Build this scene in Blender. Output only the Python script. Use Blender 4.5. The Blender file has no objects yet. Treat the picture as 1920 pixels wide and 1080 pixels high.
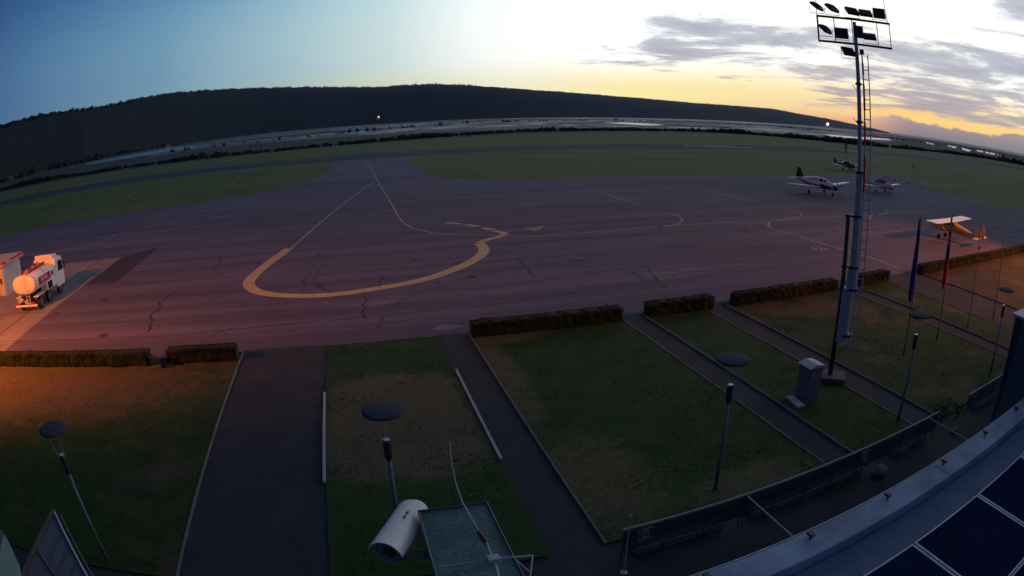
import bpy, math, random
from mathutils import Matrix, Vector, noise
random.seed(7)
sc = bpy.context.scene
col = sc.collection
rad = math.radians

# ------------------------------------------------------------------ camera
# world frame: +X along the apron edge, +Y across the apron towards the runway, camera 11 m up
cd = bpy.data.cameras.new('camera'); cam = bpy.data.objects.new('camera', cd); col.objects.link(cam); sc.camera = cam
_r, _u, _b = (0.962044, -0.27238, -0.016762), (0.075199, 0.205555, 0.975752), (-0.26233, -0.939977, 0.218236)
cam.matrix_world = Matrix(((_r[0], _u[0], _b[0], 0), (_r[1], _u[1], _b[1], 0), (_r[2], _u[2], _b[2], 11.0), (0, 0, 0, 1)))
cd.type = 'PANO'            # the webcam's own wide lens (94 degrees, barrel distortion)
cd.sensor_fit = 'HORIZONTAL'; cd.sensor_width = 36; cd.sensor_height = 20.25
cd.shift_x = -0.009; cd.shift_y = -0.055582
cd.clip_start = 0.05; cd.clip_end = 120000
for holder in (cd, getattr(cd, 'cycles', None)):
    if holder is None: continue
    try:
        holder.panorama_type = 'FISHEYE_LENS_POLYNOMIAL'
        holder.fisheye_fov = 3.1
        holder.fisheye_polynomial_k0 = 0.0
        for i, v in enumerate([-0.0441153232, -0.0001726489, 1.39259e-05, -1.1162e-06]): setattr(holder, 'fisheye_polynomial_k%d' % (i + 1), v)
    except Exception: pass

sc.render.engine = 'CYCLES'
sc.view_settings.view_transform = 'Standard'; sc.view_settings.look = 'None'
sc.view_settings.exposure = 0; sc.view_settings.gamma = 1

# ------------------------------------------------------------------ sky (world): dusk after sunset
SUN_AZ = rad(50)
def s2l(c): return tuple(((v/255+0.055)/1.055)**2.4 if v > 10 else v/255/12.92 for v in c) + (1,)
world = bpy.data.worlds.new('World'); sc.world = world; world.use_nodes = True
nt = world.node_tree; N = nt.nodes; L = nt.links
for n in list(N): N.remove(n)
def nd(t, **k):
    n = N.new(t)
    for a, b in k.items(): setattr(n, a, b)
    return n
def _in(s, v):
    if isinstance(v, bpy.types.NodeSocket): L.new(v, s)
    else: s.default_value = v
def mth(op, a, b=None, c=None, clamp=False):
    n = nd('ShaderNodeMath', operation=op); n.use_clamp = clamp
    _in(n.inputs[0], a)
    if b is not None: _in(n.inputs[1], b)
    if c is not None: _in(n.inputs[2], c)
    return n.outputs[0]
def mixc(f, a, b):
    n = nd('ShaderNodeMix', data_type='RGBA'); _in(n.inputs[0], f); _in(n.inputs[6], a); _in(n.inputs[7], b); return n.outputs[2]
def sstep(v, a, b):
    n = nd('ShaderNodeMapRange', interpolation_type='SMOOTHSTEP'); _in(n.inputs[0], v); n.inputs[1].default_value = a; n.inputs[2].default_value = b; return n.outputs[0]
def ramp(f, stops):
    n = nd('ShaderNodeValToRGB'); cr = n.color_ramp
    while len(cr.elements) > 1: cr.elements.remove(cr.elements[0])
    cr.elements[0].position = stops[0][0]; cr.elements[0].color = stops[0][1]
    for p, c in stops[1:]: cr.elements.new(p).color = c
    L.new(f, n.inputs[0]); return n.outputs[0]
tc = nd('ShaderNodeTexCoord'); sx = nd('ShaderNodeSeparateXYZ'); L.new(tc.outputs['Generated'], sx.inputs[0])
X, Y, Z = sx.outputs
hl = mth('SQRT', mth('ADD', mth('MULTIPLY', X, X), mth('ADD', mth('MULTIPLY', Y, Y), 1e-6)))
cosd = mth('DIVIDE', mth('ADD', mth('MULTIPLY', X, math.sin(SUN_AZ)), mth('MULTIPLY', Y, math.cos(SUN_AZ))), hl)
dlt = mth('DIVIDE', mth('MULTIPLY', mth('ARCCOSINE', cosd), 180/math.pi), 180)      # 0..1 = 0..180 degrees from the sunset
az = mth('MULTIPLY', mth('ARCTAN2', X, Y), 180/math.pi)
el = mth('MULTIPLY', mth('ARCSINE', Z), 180/math.pi)
def D(d): return d/180
g = lambda *c: s2l(c)
hi = lambda c, k: tuple(v*k for v in c[:3]) + (1,)
lowL = ramp(dlt, [(0, (1.0,.46,.20,1)), (D(14), (1.0,.56,.24,1)), (D(30), (1.05,.78,.32,1)), (D(45), g(225,225,190)), (D(62), g(150,180,180)), (D(88), g(78,112,142)), (D(115), g(30,44,78)), (1, g(16,26,54))])
horH = ramp(dlt, [(0, (1.15,.92,.52,1)), (D(12), (1.15,.93,.44,1)), (D(24), (1.15,1.0,.46,1)), (D(36), (1.02,.98,.72,1)), (D(46), g(222,228,200)), (D(56), g(172,194,186)), (D(70), g(118,155,168)), (D(88), g(76,112,145)), (D(112), g(24,42,86)), (1, g(13,24,54))])
midM = ramp(dlt, [(0, (1.15,1.12,1.02,1)), (D(24), (1.2,1.22,1.2,1)), (D(38), (1.0,1.04,1.02,1)), (D(46), g(205,226,226)), (D(56), g(158,192,205)), (D(68), g(108,152,180)), (D(88), g(58,102,148)), (D(112), g(24,42,90)), (1, g(13,25,60))])
topT = ramp(dlt, [(0, (1.12,1.14,1.16,1)), (D(24), (1.15,1.2,1.24,1)), (D(38), (.82,.97,1.06,1)), (D(48), g(150,203,232)), (D(62), g(84,140,182)), (D(76), g(52,102,152)), (D(90), g(32,70,122)), (D(112), g(22,42,90)), (1, g(14,26,62))])
zen = g(33, 52, 92)
c0 = mixc(sstep(el, 0.2, 2.0), lowL, horH)
c1 = mixc(sstep(el, 2.4, 6.0), c0, midM)
c2 = mixc(sstep(el, 7.5, 18), c1, topT)
base = mixc(sstep(el, 16, 31), c2, zen)
# clouds on a plane above, seen in perspective
pz = mth('ADD', mth('MAXIMUM', Z, 0.0), 0.045)
cx = mth('DIVIDE', X, pz); cy = mth('DIVIDE', Y, pz)
ca, sa = math.cos(rad(44)), math.sin(rad(44))
u_ = mth('ADD', mth('MULTIPLY', cx, ca), mth('MULTIPLY', cy, -sa))    # across the view
v_ = mth('ADD', mth('MULTIPLY', cx, sa), mth('MULTIPLY', cy, ca))     # away from the camera
cv = nd('ShaderNodeCombineXYZ'); _in(cv.inputs[0], mth('MULTIPLY', u_, 0.78)); _in(cv.inputs[1], mth('MULTIPLY', v_, 0.85)); cv.inputs[2].default_value = 3.3
n1 = nd('ShaderNodeTexNoise'); L.new(cv.outputs[0], n1.inputs['Vector']); n1.inputs['Scale'].default_value = 1.0; n1.inputs['Detail'].default_value = 12; n1.inputs['Roughness'].default_value = 0.68; n1.inputs['Distortion'].default_value = 0.35
cv2 = nd('ShaderNodeCombineXYZ'); _in(cv2.inputs[0], mth('MULTIPLY', u_, 0.22)); _in(cv2.inputs[1], mth('MULTIPLY', v_, 0.2)); cv2.inputs[2].default_value = 9.1
n2 = nd('ShaderNodeTexNoise'); L.new(cv2.outputs[0], n2.inputs['Vector']); n2.inputs['Detail'].default_value = 3
dens = mth('ADD', mth('MULTIPLY', n1.outputs[0], 0.66), mth('MULTIPLY', n2.outputs[0], 0.34))
# the cloud field fills the western sky only
field = mth('MULTIPLY', sstep(az, 16, 30), mth('SUBTRACT', 1.0, sstep(az, 95, 130)))
field = mth('MULTIPLY', field, mth('SUBTRACT', 1.0, mth('MULTIPLY', mth('SUBTRACT', 1.0, sstep(el, 3.4, 5.2)), mth('SUBTRACT', 1.0, sstep(az, 36, 47)))))
field = mth('MULTIPLY', field, mth('SUBTRACT', 1.0, mth('MULTIPLY', sstep(el, 8.6, 11.5), mth('SUBTRACT', 1.0, sstep(az, 52, 62)))))
thr = mth('SUBTRACT', 0.640, mth('MULTIPLY', field, mth('ADD', 0.192, mth('MULTIPLY', mth('MULTIPLY', sstep(az, 36, 46), mth('SUBTRACT', 1.0, sstep(el, 3.2, 4.6))), 0.05))))
cl = mth('MULTIPLY', mth('SUBTRACT', dens, thr), 14.0, clamp=True)
cl = mth('MULTIPLY', mth('MULTIPLY', cl, sstep(el, 1.2, 2.4)), sstep(az, 5, 12))
ccol = mixc(sstep(el, 2.0, 7.5), g(196,180,180), g(198,203,214))
ccol = mixc(mth('MULTIPLY', mth('SUBTRACT', dens, mth('ADD', thr, 0.05)), 9.0, clamp=True), ccol, g(164,167,184))
cloudy = mixc(mth('MULTIPLY', cl, 0.93), base, ccol)
# low bank over the sea with a glowing upper edge
cv3 = nd('ShaderNodeCombineXYZ'); _in(cv3.inputs[0], mth('MULTIPLY', az, 0.28)); _in(cv3.inputs[1], mth('MULTIPLY', el, 0.5)); cv3.inputs[2].default_value = 1.7
n3 = nd('ShaderNodeTexNoise'); L.new(cv3.outputs[0], n3.inputs['Vector']); n3.inputs['Detail'].default_value = 5; n3.inputs['Scale'].default_value = 1.0
edge = mth('ADD', 1.35, mth('MULTIPLY', mth('SUBTRACT', n3.outputs[0], 0.5), 2.2))
eb = mth('SUBTRACT', el, edge)
strip = mth('MULTIPLY', sstep(az, 42, 50), mth('MULTIPLY', sstep(eb, -0.1, 0.12), mth('SUBTRACT', 1.0, sstep(eb, 0.30, 1.0))))
cloudy = mixc(mth('MULTIPLY', strip, 0.9), cloudy, (1.25, .80, .22, 1))
bank = mth('MULTIPLY', sstep(az, 46, 53), mth('SUBTRACT', 1.0, sstep(eb, -0.18, 0.12)))
bcol = mixc(sstep(el, 0.0, 1.6), g(142,142,146), g(172,158,158))
sky = mixc(bank, cloudy, bcol)
# a little of the physical sky on top of it: the sun just under the horizon
nish = nd('ShaderNodeTexSky'); nish.sky_type = 'NISHITA'; nish.sun_disc = False; nish.sun_elevation = rad(-1.5); nish.sun_rotation = SUN_AZ
bgA = nd('ShaderNodeBackground'); L.new(sky, bgA.inputs[0]); bgA.inputs[1].default_value = 1.0
bgB = nd('ShaderNodeBackground'); L.new(nish.outputs[0], bgB.inputs[0]); bgB.inputs[1].default_value = 0.05
ad = nd('ShaderNodeAddShader'); L.new(bgA.outputs[0], ad.inputs[0]); L.new(bgB.outputs[0], ad.inputs[1])
wo = nd('ShaderNodeOutputWorld'); L.new(ad.outputs[0], wo.inputs[0])

# ------------------------------------------------------------------ helpers
def setp(o, label=None, cat=None, group=None, kind=None):
    if label: o['label'] = label
    if cat: o['category'] = cat
    if group: o['group'] = group
    if kind: o['kind'] = kind
    return o
def empty(name, loc, rz=0, label=None, cat=None, group=None):
    o = bpy.data.objects.new(name, None); col.objects.link(o); o.location = loc; o.rotation_euler = (0, 0, rz)
    o.empty_display_size = 0.2
    return setp(o, label, cat, group)
def copy_tree(o, parent=None):
    c = o.copy(); col.objects.link(c)
    if parent: c.parent = parent
    for ch in list(o.children): copy_tree(ch, c)
    return c
class MB:
    def __init__(s): s.v = []; s.f = []; s.m = []
    def add(s, vs, fs, mi=0):
        b = len(s.v); s.v += [tuple(v) for v in vs]
        for f in fs: s.f.append([b+i for i in f]); s.m.append(mi)
    def box(s, a, b, mi=0, rot=None, piv=None):
        x0,y0,z0 = a; x1,y1,z1 = b
        vs = [Vector(v) for v in ((x0,y0,z0),(x1,y0,z0),(x1,y1,z0),(x0,y1,z0),(x0,y0,z1),(x1,y0,z1),(x1,y1,z1),(x0,y1,z1))]
        if rot is not None:
            pv = Vector(piv) if piv else (Vector(a)+Vector(b))/2
            vs = [rot @ (v-pv) + pv for v in vs]
        s.add(vs, [(0,3,2,1),(4,5,6,7),(0,1,5,4),(1,2,6,5),(2,3,7,6),(3,0,4,7)], mi); return s
    def tube(s, pts, r, n=8, mi=0, cap=True):
        pts = [Vector(p) for p in pts]; rs = r if isinstance(r, (list, tuple)) else [r]*len(pts)
        rings = []; ref = None
        for i, p in enumerate(pts):
            t = (pts[min(i+1, len(pts)-1)] - pts[max(i-1, 0)]).normalized()
            if ref is None: ref = Vector((0,0,1)) if abs(t.z) < .9 else Vector((1,0,0))
            a = (ref - t*ref.dot(t)).normalized(); b = t.cross(a); ref = a
            rings.append([p + (a*math.cos(2*math.pi*k/n) + b*math.sin(2*math.pi*k/n))*rs[i] for k in range(n)])
        s.rings(rings, mi, cap); return s
    def rings(s, rings, mi=0, cap=True):
        n = len(rings[0]); vs = [v for r in rings for v in r]; fs = []
        for i in range(len(rings)-1):
            for k in range(n):
                k2 = (k+1) % n; fs.append((i*n+k, i*n+k2, (i+1)*n+k2, (i+1)*n+k))
        if cap: fs.append(tuple(range(n-1, -1, -1))); fs.append(tuple((len(rings)-1)*n+k for k in range(n)))
        s.add(vs, fs, mi)
    def prism(s, poly, z0, z1, mi=0, ax='z'):
        n = len(poly)
        def P(a, b, h): return (a, b, h) if ax == 'z' else ((h, a, b) if ax == 'x' else (a, h, b))
        vs = [P(a, b, z0) for a, b in poly] + [P(a, b, z1) for a, b in poly]
        fs = [tuple(range(n-1, -1, -1)), tuple(range(n, 2*n))] + [(i, (i+1) % n, n+(i+1) % n, n+i) for i in range(n)]
        s.add(vs, fs, mi); return s
    def sheet(s, poly, z, mi=0):
        s.add([(a, b, z) for a, b in poly], [tuple(range(len(poly)))], mi); return s
    def ribbon(s, pts, w, z, mi=0, smooth=0):
        pts = [Vector((p[0], p[1])) for p in pts]
        if smooth:
            out = []
            P = [pts[0]] + pts + [pts[-1]]
            for i in range(1, len(P)-2):
                for k in range(smooth):
                    t = k/smooth; a, b, c, d = P[i-1], P[i], P[i+1], P[i+2]
                    out.append(0.5*((2*b)+(c-a)*t+(2*a-5*b+4*c-d)*t*t+(3*b-a-3*c+d)*t**3))
            out.append(pts[-1]); pts = out
        ws = w if isinstance(w, (list, tuple)) else None
        vs = []
        for i, p in enumerate(pts):
            t = (pts[min(i+1, len(pts)-1)] - pts[max(i-1, 0)])
            if t.length < 1e-6: t = Vector((1,0))
            t.normalize(); nn = Vector((-t.y, t.x))
            ww = w if ws is None else ws[0] + (ws[1]-ws[0])*i/(len(pts)-1)
            vs += [(p.x+nn.x*ww/2, p.y+nn.y*ww/2, z), (p.x-nn.x*ww/2, p.y-nn.y*ww/2, z)]
        s.add(vs, [(2*i+1, 2*i+3, 2*i+2, 2*i) for i in range(len(pts)-1)], mi); return s
    def build(s, name, mats, parent=None, smooth=False, bevel=0, label=None, cat=None, group=None, kind=None, loc=None, rz=0):
        me = bpy.data.meshes.new(name); me.from_pydata(s.v, [], s.f)
        if not isinstance(mats, (list, tuple)): mats = [mats]
        for m in mats: me.materials.append(m)
        for i, p in enumerate(me.polygons):
            p.material_index = s.m[i]; p.use_smooth = smooth
        me.update()
        o = bpy.data.objects.new(name, me); col.objects.link(o)
        if parent: o.parent = parent
        if loc is not None: o.location = loc; o.rotation_euler = (0, 0, rz)
        if bevel:
            b = o.modifiers.new('bevel', 'BEVEL'); b.width = bevel; b.segments = 2; b.limit_method = 'ANGLE'
        return setp(o, label, cat, group, kind)

def mat(name, c, rough=0.7, var=0.15, scale=6.0, metal=0.0, bump=0.0, bscale=None, c2=None, emit=None, es=0.0, spec=0.5, coord='Object', detail=6, lo=.35, hi_=.65):
    m = bpy.data.materials.new(name); m.use_nodes = True; t = m.node_tree; b = t.nodes['Principled BSDF']
    b.inputs['Roughness'].default_value = rough; b.inputs['Metallic'].default_value = metal; b.inputs['Specular IOR Level'].default_value = spec
    tc = t.nodes.new('ShaderNodeTexCoord'); no = t.nodes.new('ShaderNodeTexNoise'); no.inputs['Scale'].default_value = scale; no.inputs['Detail'].default_value = detail; no.inputs['Roughness'].default_value = .65
    t.links.new(tc.outputs[coord], no.inputs['Vector'])
    mr = t.nodes.new('ShaderNodeMapRange'); mr.inputs[1].default_value = lo; mr.inputs[2].default_value = hi_; t.links.new(no.outputs[0], mr.inputs[0])
    mx = t.nodes.new('ShaderNodeMix'); mx.data_type = 'RGBA'; t.links.new(mr.outputs[0], mx.inputs[0])
    if c2 is None: a = tuple(max(0, v*(1-var)) for v in c); c2 = tuple(min(1, v*(1+var)) for v in c)
    else: a = c
    mx.inputs[6].default_value = tuple(a)+(1,); mx.inputs[7].default_value = tuple(c2)+(1,)
    t.links.new(mx.outputs[2], b.inputs['Base Color'])
    if bump:
        nb = t.nodes.new('ShaderNodeTexNoise'); nb.inputs['Scale'].default_value = bscale or scale*6; nb.inputs['Detail'].default_value = 5; t.links.new(tc.outputs[coord], nb.inputs['Vector'])
        bp = t.nodes.new('ShaderNodeBump'); bp.inputs['Strength'].default_value = bump; bp.inputs['Distance'].default_value = .05; t.links.new(nb.outputs[0], bp.inputs['Height']); t.links.new(bp.outputs[0], b.inputs['Normal'])
    if emit: b.inputs['Emission Color'].default_value = tuple(emit)+(1,); b.inputs['Emission Strength'].default_value = es
    return m
def layered(name, c, c2, scale, c3, scale3, thr, rough=.9, stretch=(1,1,1), streak=0, fine=25, bump=.25, spec=.25, dry=(), cdry=(.13,.10,.06)):
    """two-tone ground with a second, larger patch tone and fine grain"""
    m = bpy.data.materials.new(name); m.use_nodes = True; t = m.node_tree; b = t.nodes['Principled BSDF']
    b.inputs['Roughness'].default_value = rough; b.inputs['Specular IOR Level'].default_value = spec
    tc = t.nodes.new('ShaderNodeTexCoord'); mp = t.nodes.new('ShaderNodeMapping'); mp.inputs['Scale'].default_value = stretch; t.links.new(tc.outputs['Object'], mp.inputs[0])
    def noi(s, vec, d=6, r=.6):
        n = t.nodes.new('ShaderNodeTexNoise'); n.inputs['Scale'].default_value = s; n.inputs['Detail'].default_value = d; n.inputs['Roughness'].default_value = r; t.links.new(vec, n.inputs['Vector']); return n.outputs[0]
    def mr(v, a, b_):
        n = t.nodes.new('ShaderNodeMapRange'); n.interpolation_type = 'SMOOTHSTEP'; t.links.new(v, n.inputs[0]); n.inputs[1].default_value = a; n.inputs[2].default_value = b_; return n.outputs[0]
    def mix(f, a, b_):
        n = t.nodes.new('ShaderNodeMix'); n.data_type = 'RGBA'; t.links.new(f, n.inputs[0])
        for s, v in ((6, a), (7, b_)):
            if isinstance(v, tuple): n.inputs[s].default_value = v + (1,)
            else: t.links.new(v, n.inputs[s])
        return n.outputs[2]
    a = mix(mr(noi(scale, mp.outputs[0]), .35, .65), c, c2)
    a = mix(mr(noi(scale3, mp.outputs[0], 4), thr-.07, thr+.07), a, c3)
    if dry:
        sp = t.nodes.new('ShaderNodeSeparateXYZ'); t.links.new(tc.outputs['Object'], sp.inputs[0])
        def mm(op, x, y=None):
            n = t.nodes.new('ShaderNodeMath'); n.operation = op
            for i_, v in enumerate((x, y)):
                if v is None: continue
                if isinstance(v, (int, float)): n.inputs[i_].default_value = v
                else: t.links.new(v, n.inputs[i_])
            return n.outputs[0]
        wob = mm('MULTIPLY', mm('SUBTRACT', noi(.8, tc.outputs['Object'], 8, .75), .5), 3.2)
        for (dx_, dy_, rx_, ry_, pw_) in dry:
            ex = mm('POWER', mm('ABSOLUTE', mm('DIVIDE', mm('SUBTRACT', sp.outputs[0], dx_), rx_)), pw_)
            ey = mm('POWER', mm('ABSOLUTE', mm('DIVIDE', mm('SUBTRACT', sp.outputs[1], dy_), ry_)), pw_)
            dd = mm('ADD', mm('ADD', ex, ey), wob)
            ms = mm('MULTIPLY', mm('SUBTRACT', 1.0, mr(dd, .4, 1.3)), .85)
            a = mix(ms, a, cdry)
    fn = noi(fine, tc.outputs['Object'], 4, .8)
    mu = t.nodes.new('ShaderNodeMix'); mu.data_type = 'RGBA'; mu.blend_type = 'MULTIPLY'; mu.inputs[0].default_value = 1
    fr = t.nodes.new('ShaderNodeMapRange'); fr.inputs[1].default_value = .3; fr.inputs[2].default_value = .7; fr.inputs[3].default_value = .50; fr.inputs[4].default_value = 1.5; t.links.new(fn, fr.inputs[0])
    t.links.new(a, mu.inputs[6]); t.links.new(fr.outputs[0], mu.inputs[7]); a = mu.outputs[2]
    if streak:      # long seams between the paving lanes, running with +X
        m2 = t.nodes.new('ShaderNodeMapping'); m2.inputs['Scale'].default_value = (.012, streak, 1); t.links.new(tc.outputs['Object'], m2.inputs[0])
        sn = noi(1, m2.outputs[0], 5, .7)
        f = t.nodes.new('ShaderNodeMapRange'); f.inputs[1].default_value = .38; f.inputs[2].default_value = .6; f.inputs[3].default_value = .66; f.inputs[4].default_value = 1.12; t.links.new(sn, f.inputs[0])
        m3 = t.nodes.new('ShaderNodeMix'); m3.data_type = 'RGBA'; m3.blend_type = 'MULTIPLY'; m3.inputs[0].default_value = 1; t.links.new(a, m3.inputs[6]); t.links.new(f.outputs[0], m3.inputs[7]); a = m3.outputs[2]
    t.links.new(a, b.inputs['Base Color'])
    bp = t.nodes.new('ShaderNodeBump'); bp.inputs['Strength'].default_value = bump; bp.inputs['Distance'].default_value = .04; t.links.new(fn, bp.inputs['Height']); t.links.new(bp.outputs[0], b.inputs['Normal'])
    return m
def water_mat(name, rough, c=(.01,.02,.03), bump=.25, sc_=.6):
    m = mat(name, c, rough=rough, var=.1, scale=.05, bump=bump, bscale=sc_, spec=1.0); return m

M = {}
M['grass'] = layered('mown_grass', (.070,.118,.016), (.110,.150,.026), .09, (.18,.16,.055), .035, .60, stretch=(.35,1,1), fine=3.0)
M['lawn'] = layered('lawn_grass', (.014,.046,.003), (.027,.066,.006), .8, (.100,.076,.030), .2, .56, fine=14, bump=.8)
M['lawn_a'] = layered('left_lawn_grass', (.015,.042,.003), (.028,.060,.006), .8, (.070,.058,.028), .2, .59, fine=14, bump=.8, dry=[(-22,27.5,16,6.5,2.0)], cdry=(.12,.085,.04))
M['lawn_b'] = layered('bed_lawn_grass', (.012,.050,.007), (.021,.068,.010), .8, (.04,.045,.02), .25, .64, fine=14, bump=.8, dry=[(1.2,21.6,3.0,4.6,5.0)], cdry=(.13,.102,.052))
M['lawn_c'] = layered('middle_lawn_grass', (.013,.050,.003), (.026,.070,.006), .8, (.05,.045,.022), .25, .66, fine=14, bump=.8, dry=[(5.5,24.5,1.5,5.2,2.2),(7.0,29.6,2.6,1.1,2.2),(6.8,15.6,2.0,3.2,2.0),(11.5,13.2,2.6,1.2,2)], cdry=(.115,.10,.046))
M['lawn_dry'] = layered('dry_lawn_grass', (.055,.048,.022), (.035,.042,.014), .9, (.085,.066,.038), .35, .52, fine=14, bump=.8)
M['lawn_green'] = layered('green_lawn_grass', (.013,.048,.003), (.026,.068,.006), .9, (.055,.056,.022), .25, .66, fine=14, bump=.8)
M['marsh'] = layered('marsh_ground', (.030,.036,.018), (.055,.052,.032), .012, (.07,.06,.045), .006, .55, stretch=(1,2,1), fine=.25)
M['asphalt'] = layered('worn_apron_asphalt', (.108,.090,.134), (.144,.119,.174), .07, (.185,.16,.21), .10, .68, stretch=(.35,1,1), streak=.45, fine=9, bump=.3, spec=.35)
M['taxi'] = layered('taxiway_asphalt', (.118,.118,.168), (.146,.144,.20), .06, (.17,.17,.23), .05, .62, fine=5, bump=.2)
M['runway'] = layered('runway_asphalt', (.030,.033,.055), (.042,.046,.070), .05, (.095,.095,.11), .03, .60, stretch=(.3,1,1), fine=3, bump=.2)  # blue reflected from the sky is put into the asphalt base colour
M['dark_asphalt'] = layered('dark_patch_asphalt', (.050,.043,.052), (.062,.054,.064), .3, (.07,.062,.07), .2, .62, fine=9)
M['path'] = layered('path_asphalt', (.034,.035,.042), (.046,.047,.055), .5, (.058,.058,.066), .3, .63, fine=22, bump=.4)
M['concrete'] = layered('concrete_pad', (.24,.20,.19), (.29,.25,.235), .3, (.20,.17,.16), .2, .6, fine=10)
M['yellow'] = layered('yellow_paint', (.50,.37,.15), (.57,.43,.20), .8, (.35,.27,.12), .9, .66, rough=.7, fine=6)
M['thin'] = layered('faded_yellow_paint', (.36,.30,.20), (.44,.37,.26), .6, (.22,.19,.15), .5, .6, rough=.7, fine=6)
M['whitep'] = layered('white_paint', (.60,.60,.60), (.7,.7,.7), .5, (.4,.4,.4), .6, .6, rough=.7, fine=6)
M['kerb'] = mat('kerb_concrete', (.15,.148,.15), .9, .2, 3, bump=.3)
M['kerbw'] = mat('pale_kerb_concrete', (.42,.42,.44), .9, .15, 3, bump=.3)
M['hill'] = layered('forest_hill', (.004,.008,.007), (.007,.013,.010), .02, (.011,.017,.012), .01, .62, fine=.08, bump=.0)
M['metal'] = mat('galvanised_metal', (.40,.47,.53), .55, .15, 4, metal=.1)
M['dmetal'] = mat('dark_painted_metal', (.045,.045,.055), .5, .2, 4)
M['brown'] = mat('brown_painted_metal', (.06,.035,.03), .6, .2, 4)
M['lens'] = mat('lamp_glass', (.10,.11,.13), .15, .1, 4, spec=.8)
M['white'] = mat('white_paintwork', (.78,.78,.77), .35, .05, 3)
M['red'] = mat('red_paintwork', (.45,.02,.03), .4, .1, 3)
M['navy'] = mat('navy_paintwork', (.012,.018,.06), .35, .1, 3)
M['rim'] = mat('dark_rim', (.10,.10,.11), .6, .2, 4)  # dark grey over the whole rim
M['black'] = mat('black_rubber', (.015,.015,.016), .8, .2, 8)
M['glass'] = mat('dark_window_glass', (.012,.015,.02), .08, .1, 3, spec=.9)
M['hedge'] = layered('hedge_leaves', (.014,.026,.007), (.030,.042,.012), 3, (.020,.024,.007), 2, .6, fine=18, bump=1.0)
M['scrub'] = mat('scrub_leaves', (.010,.017,.009), .9, .4, .15)
M['mud'] = mat('salt_pan_mud', (.09,.09,.10), .75, .3, .02)
M['water'] = water_mat('pan_water', .42, bump=.0)
M['sea'] = water_mat('sea_water', .55, c=(.22,.23,.24), bump=.0)
_bp = M['sea'].node_tree.nodes.new('ShaderNodeBump'); _nn = M['sea'].node_tree.nodes.new('ShaderNodeTexNoise'); _nn.inputs['Scale'].default_value = .4; _bp.inputs['Strength'].default_value = 1; _bp.inputs['Distance'].default_value = 1.2
M['sea'].node_tree.links.new(M['sea'].node_tree.nodes['Texture Coordinate'].outputs['Object'], _nn.inputs['Vector']); M['sea'].node_tree.links.new(_nn.outputs[0], _bp.inputs['Height']); M['sea'].node_tree.links.new(_bp.outputs[0], M['sea'].node_tree.nodes['Principled BSDF'].inputs['Normal'])
M['canal'] = water_mat('canal_water', .22, bump=.0)

# ------------------------------------------------------------------ ground, water, hills
def struct(name, mb, m, smooth=False): return mb.build(name, m, kind='structure', smooth=smooth)
b = MB(); R_ = 60000
b.sheet([(-R_,-R_),(R_,-R_),(R_,R_),(-R_,R_)], -0.05); struct('ground', b, M['marsh'])
b = MB(); b.sheet([(-1500,-60),(700,-60),(1400,120),(700,330),(360,345),(200,400),(60,345),(-60,300),(-250,330),(-1500,520)], 0.0); struct('grass', b, M['grass'])

def terrain():
    tab = [(-95,4.6),(-70,4.9),(-50,4.5),(-36,4.18),(-29.5,4.15),(-23.5,4.0),(-16.7,4.25),(-10.4,3.91),(-4.3,3.53),(2.6,3.04),(7.4,3.08),(10.7,2.89),(16.9,2.31),(24.1,1.76),(31.3,1.30),(38.8,1.13),(41.3,.85),(44.4,.58),(47.6,.24),(49.5,.07),(50.2,.0)]
    dist = [(-95,900),(-50,950),(-36,1050),(-26,1500),(-17,2100),(-8,2700),(0,3100),(15,3600),(30,4300),(45,5200),(51,5600)]
    def it(t, a):
        for (a0,v0),(a1,v1) in zip(t, t[1:]):
            if a <= a1: return v0+(v1-v0)*(a-a0)/(a1-a0)
        return t[-1][1]
    v = []; f = []; rows = 64; azs = [];
    a = -95
    while a < 50.2: azs.append(a); a += .25 if a < -42 else .055
    for a in azs:
        D0 = it(dist, a); e = it(tab, a); H = 11 + D0*1.28*math.tan(rad(e))
        H = max(H, 0)
        for j in range(rows):
            q = j/(rows-1)
            if q <= .8: w = q/.8; r = D0*(1+.28*w); h = H*(math.sin(w*math.pi/2)**1.15)
            else: w = (q-.8)/.2; r = D0*(1.28+.5*w); h = H*(1-w)**1.2
            x, y = r*math.sin(rad(a)), r*math.cos(rad(a))
            tk = min(1, max(0, (H-4)/25))
            nz = abs(noise.noise(Vector((x*.06, y*.06, 1))))*11 + noise.noise(Vector((x*.02, y*.02, 4)))*6 + noise.noise(Vector((x*.12, y*.12, 7)))*2.5*(q > .6) - 3
            if 0 < j < rows-1: h += (nz + 3)*tk*min(1, j/8)*(1 if .66 < q < .9 else .22)
            v.append((x, y, h if j and j < rows-1 else -1))
    n = len(azs)
    for i in range(n-1):
        for j in range(rows-1):
            p = i*rows+j; f.append((p, p+rows, p+rows+1, p+1))
    b = MB(); b.v = v; b.f = f; b.m = [0]*len(f); return b
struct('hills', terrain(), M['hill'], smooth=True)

# sea: bay between hill and marsh, and out to the horizon on the right
def pol(a, r): return (r*math.sin(rad(a)), r*math.cos(rad(a)))
b = MB(); b.sheet([pol(8,2850), pol(8,4200), pol(30,6000), pol(44,9000), pol(47,40000), pol(60,50000), pol(80,50000), pol(120,50000), pol(118,4200), pol(90,3400), pol(72,3000), pol(62,3000), pol(56,3300), pol(50,3000), pol(44,2500), pol(36,2350), pol(26,2400), pol(16,2600)], .12); struct('sea_water', b, M['sea'])
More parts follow.
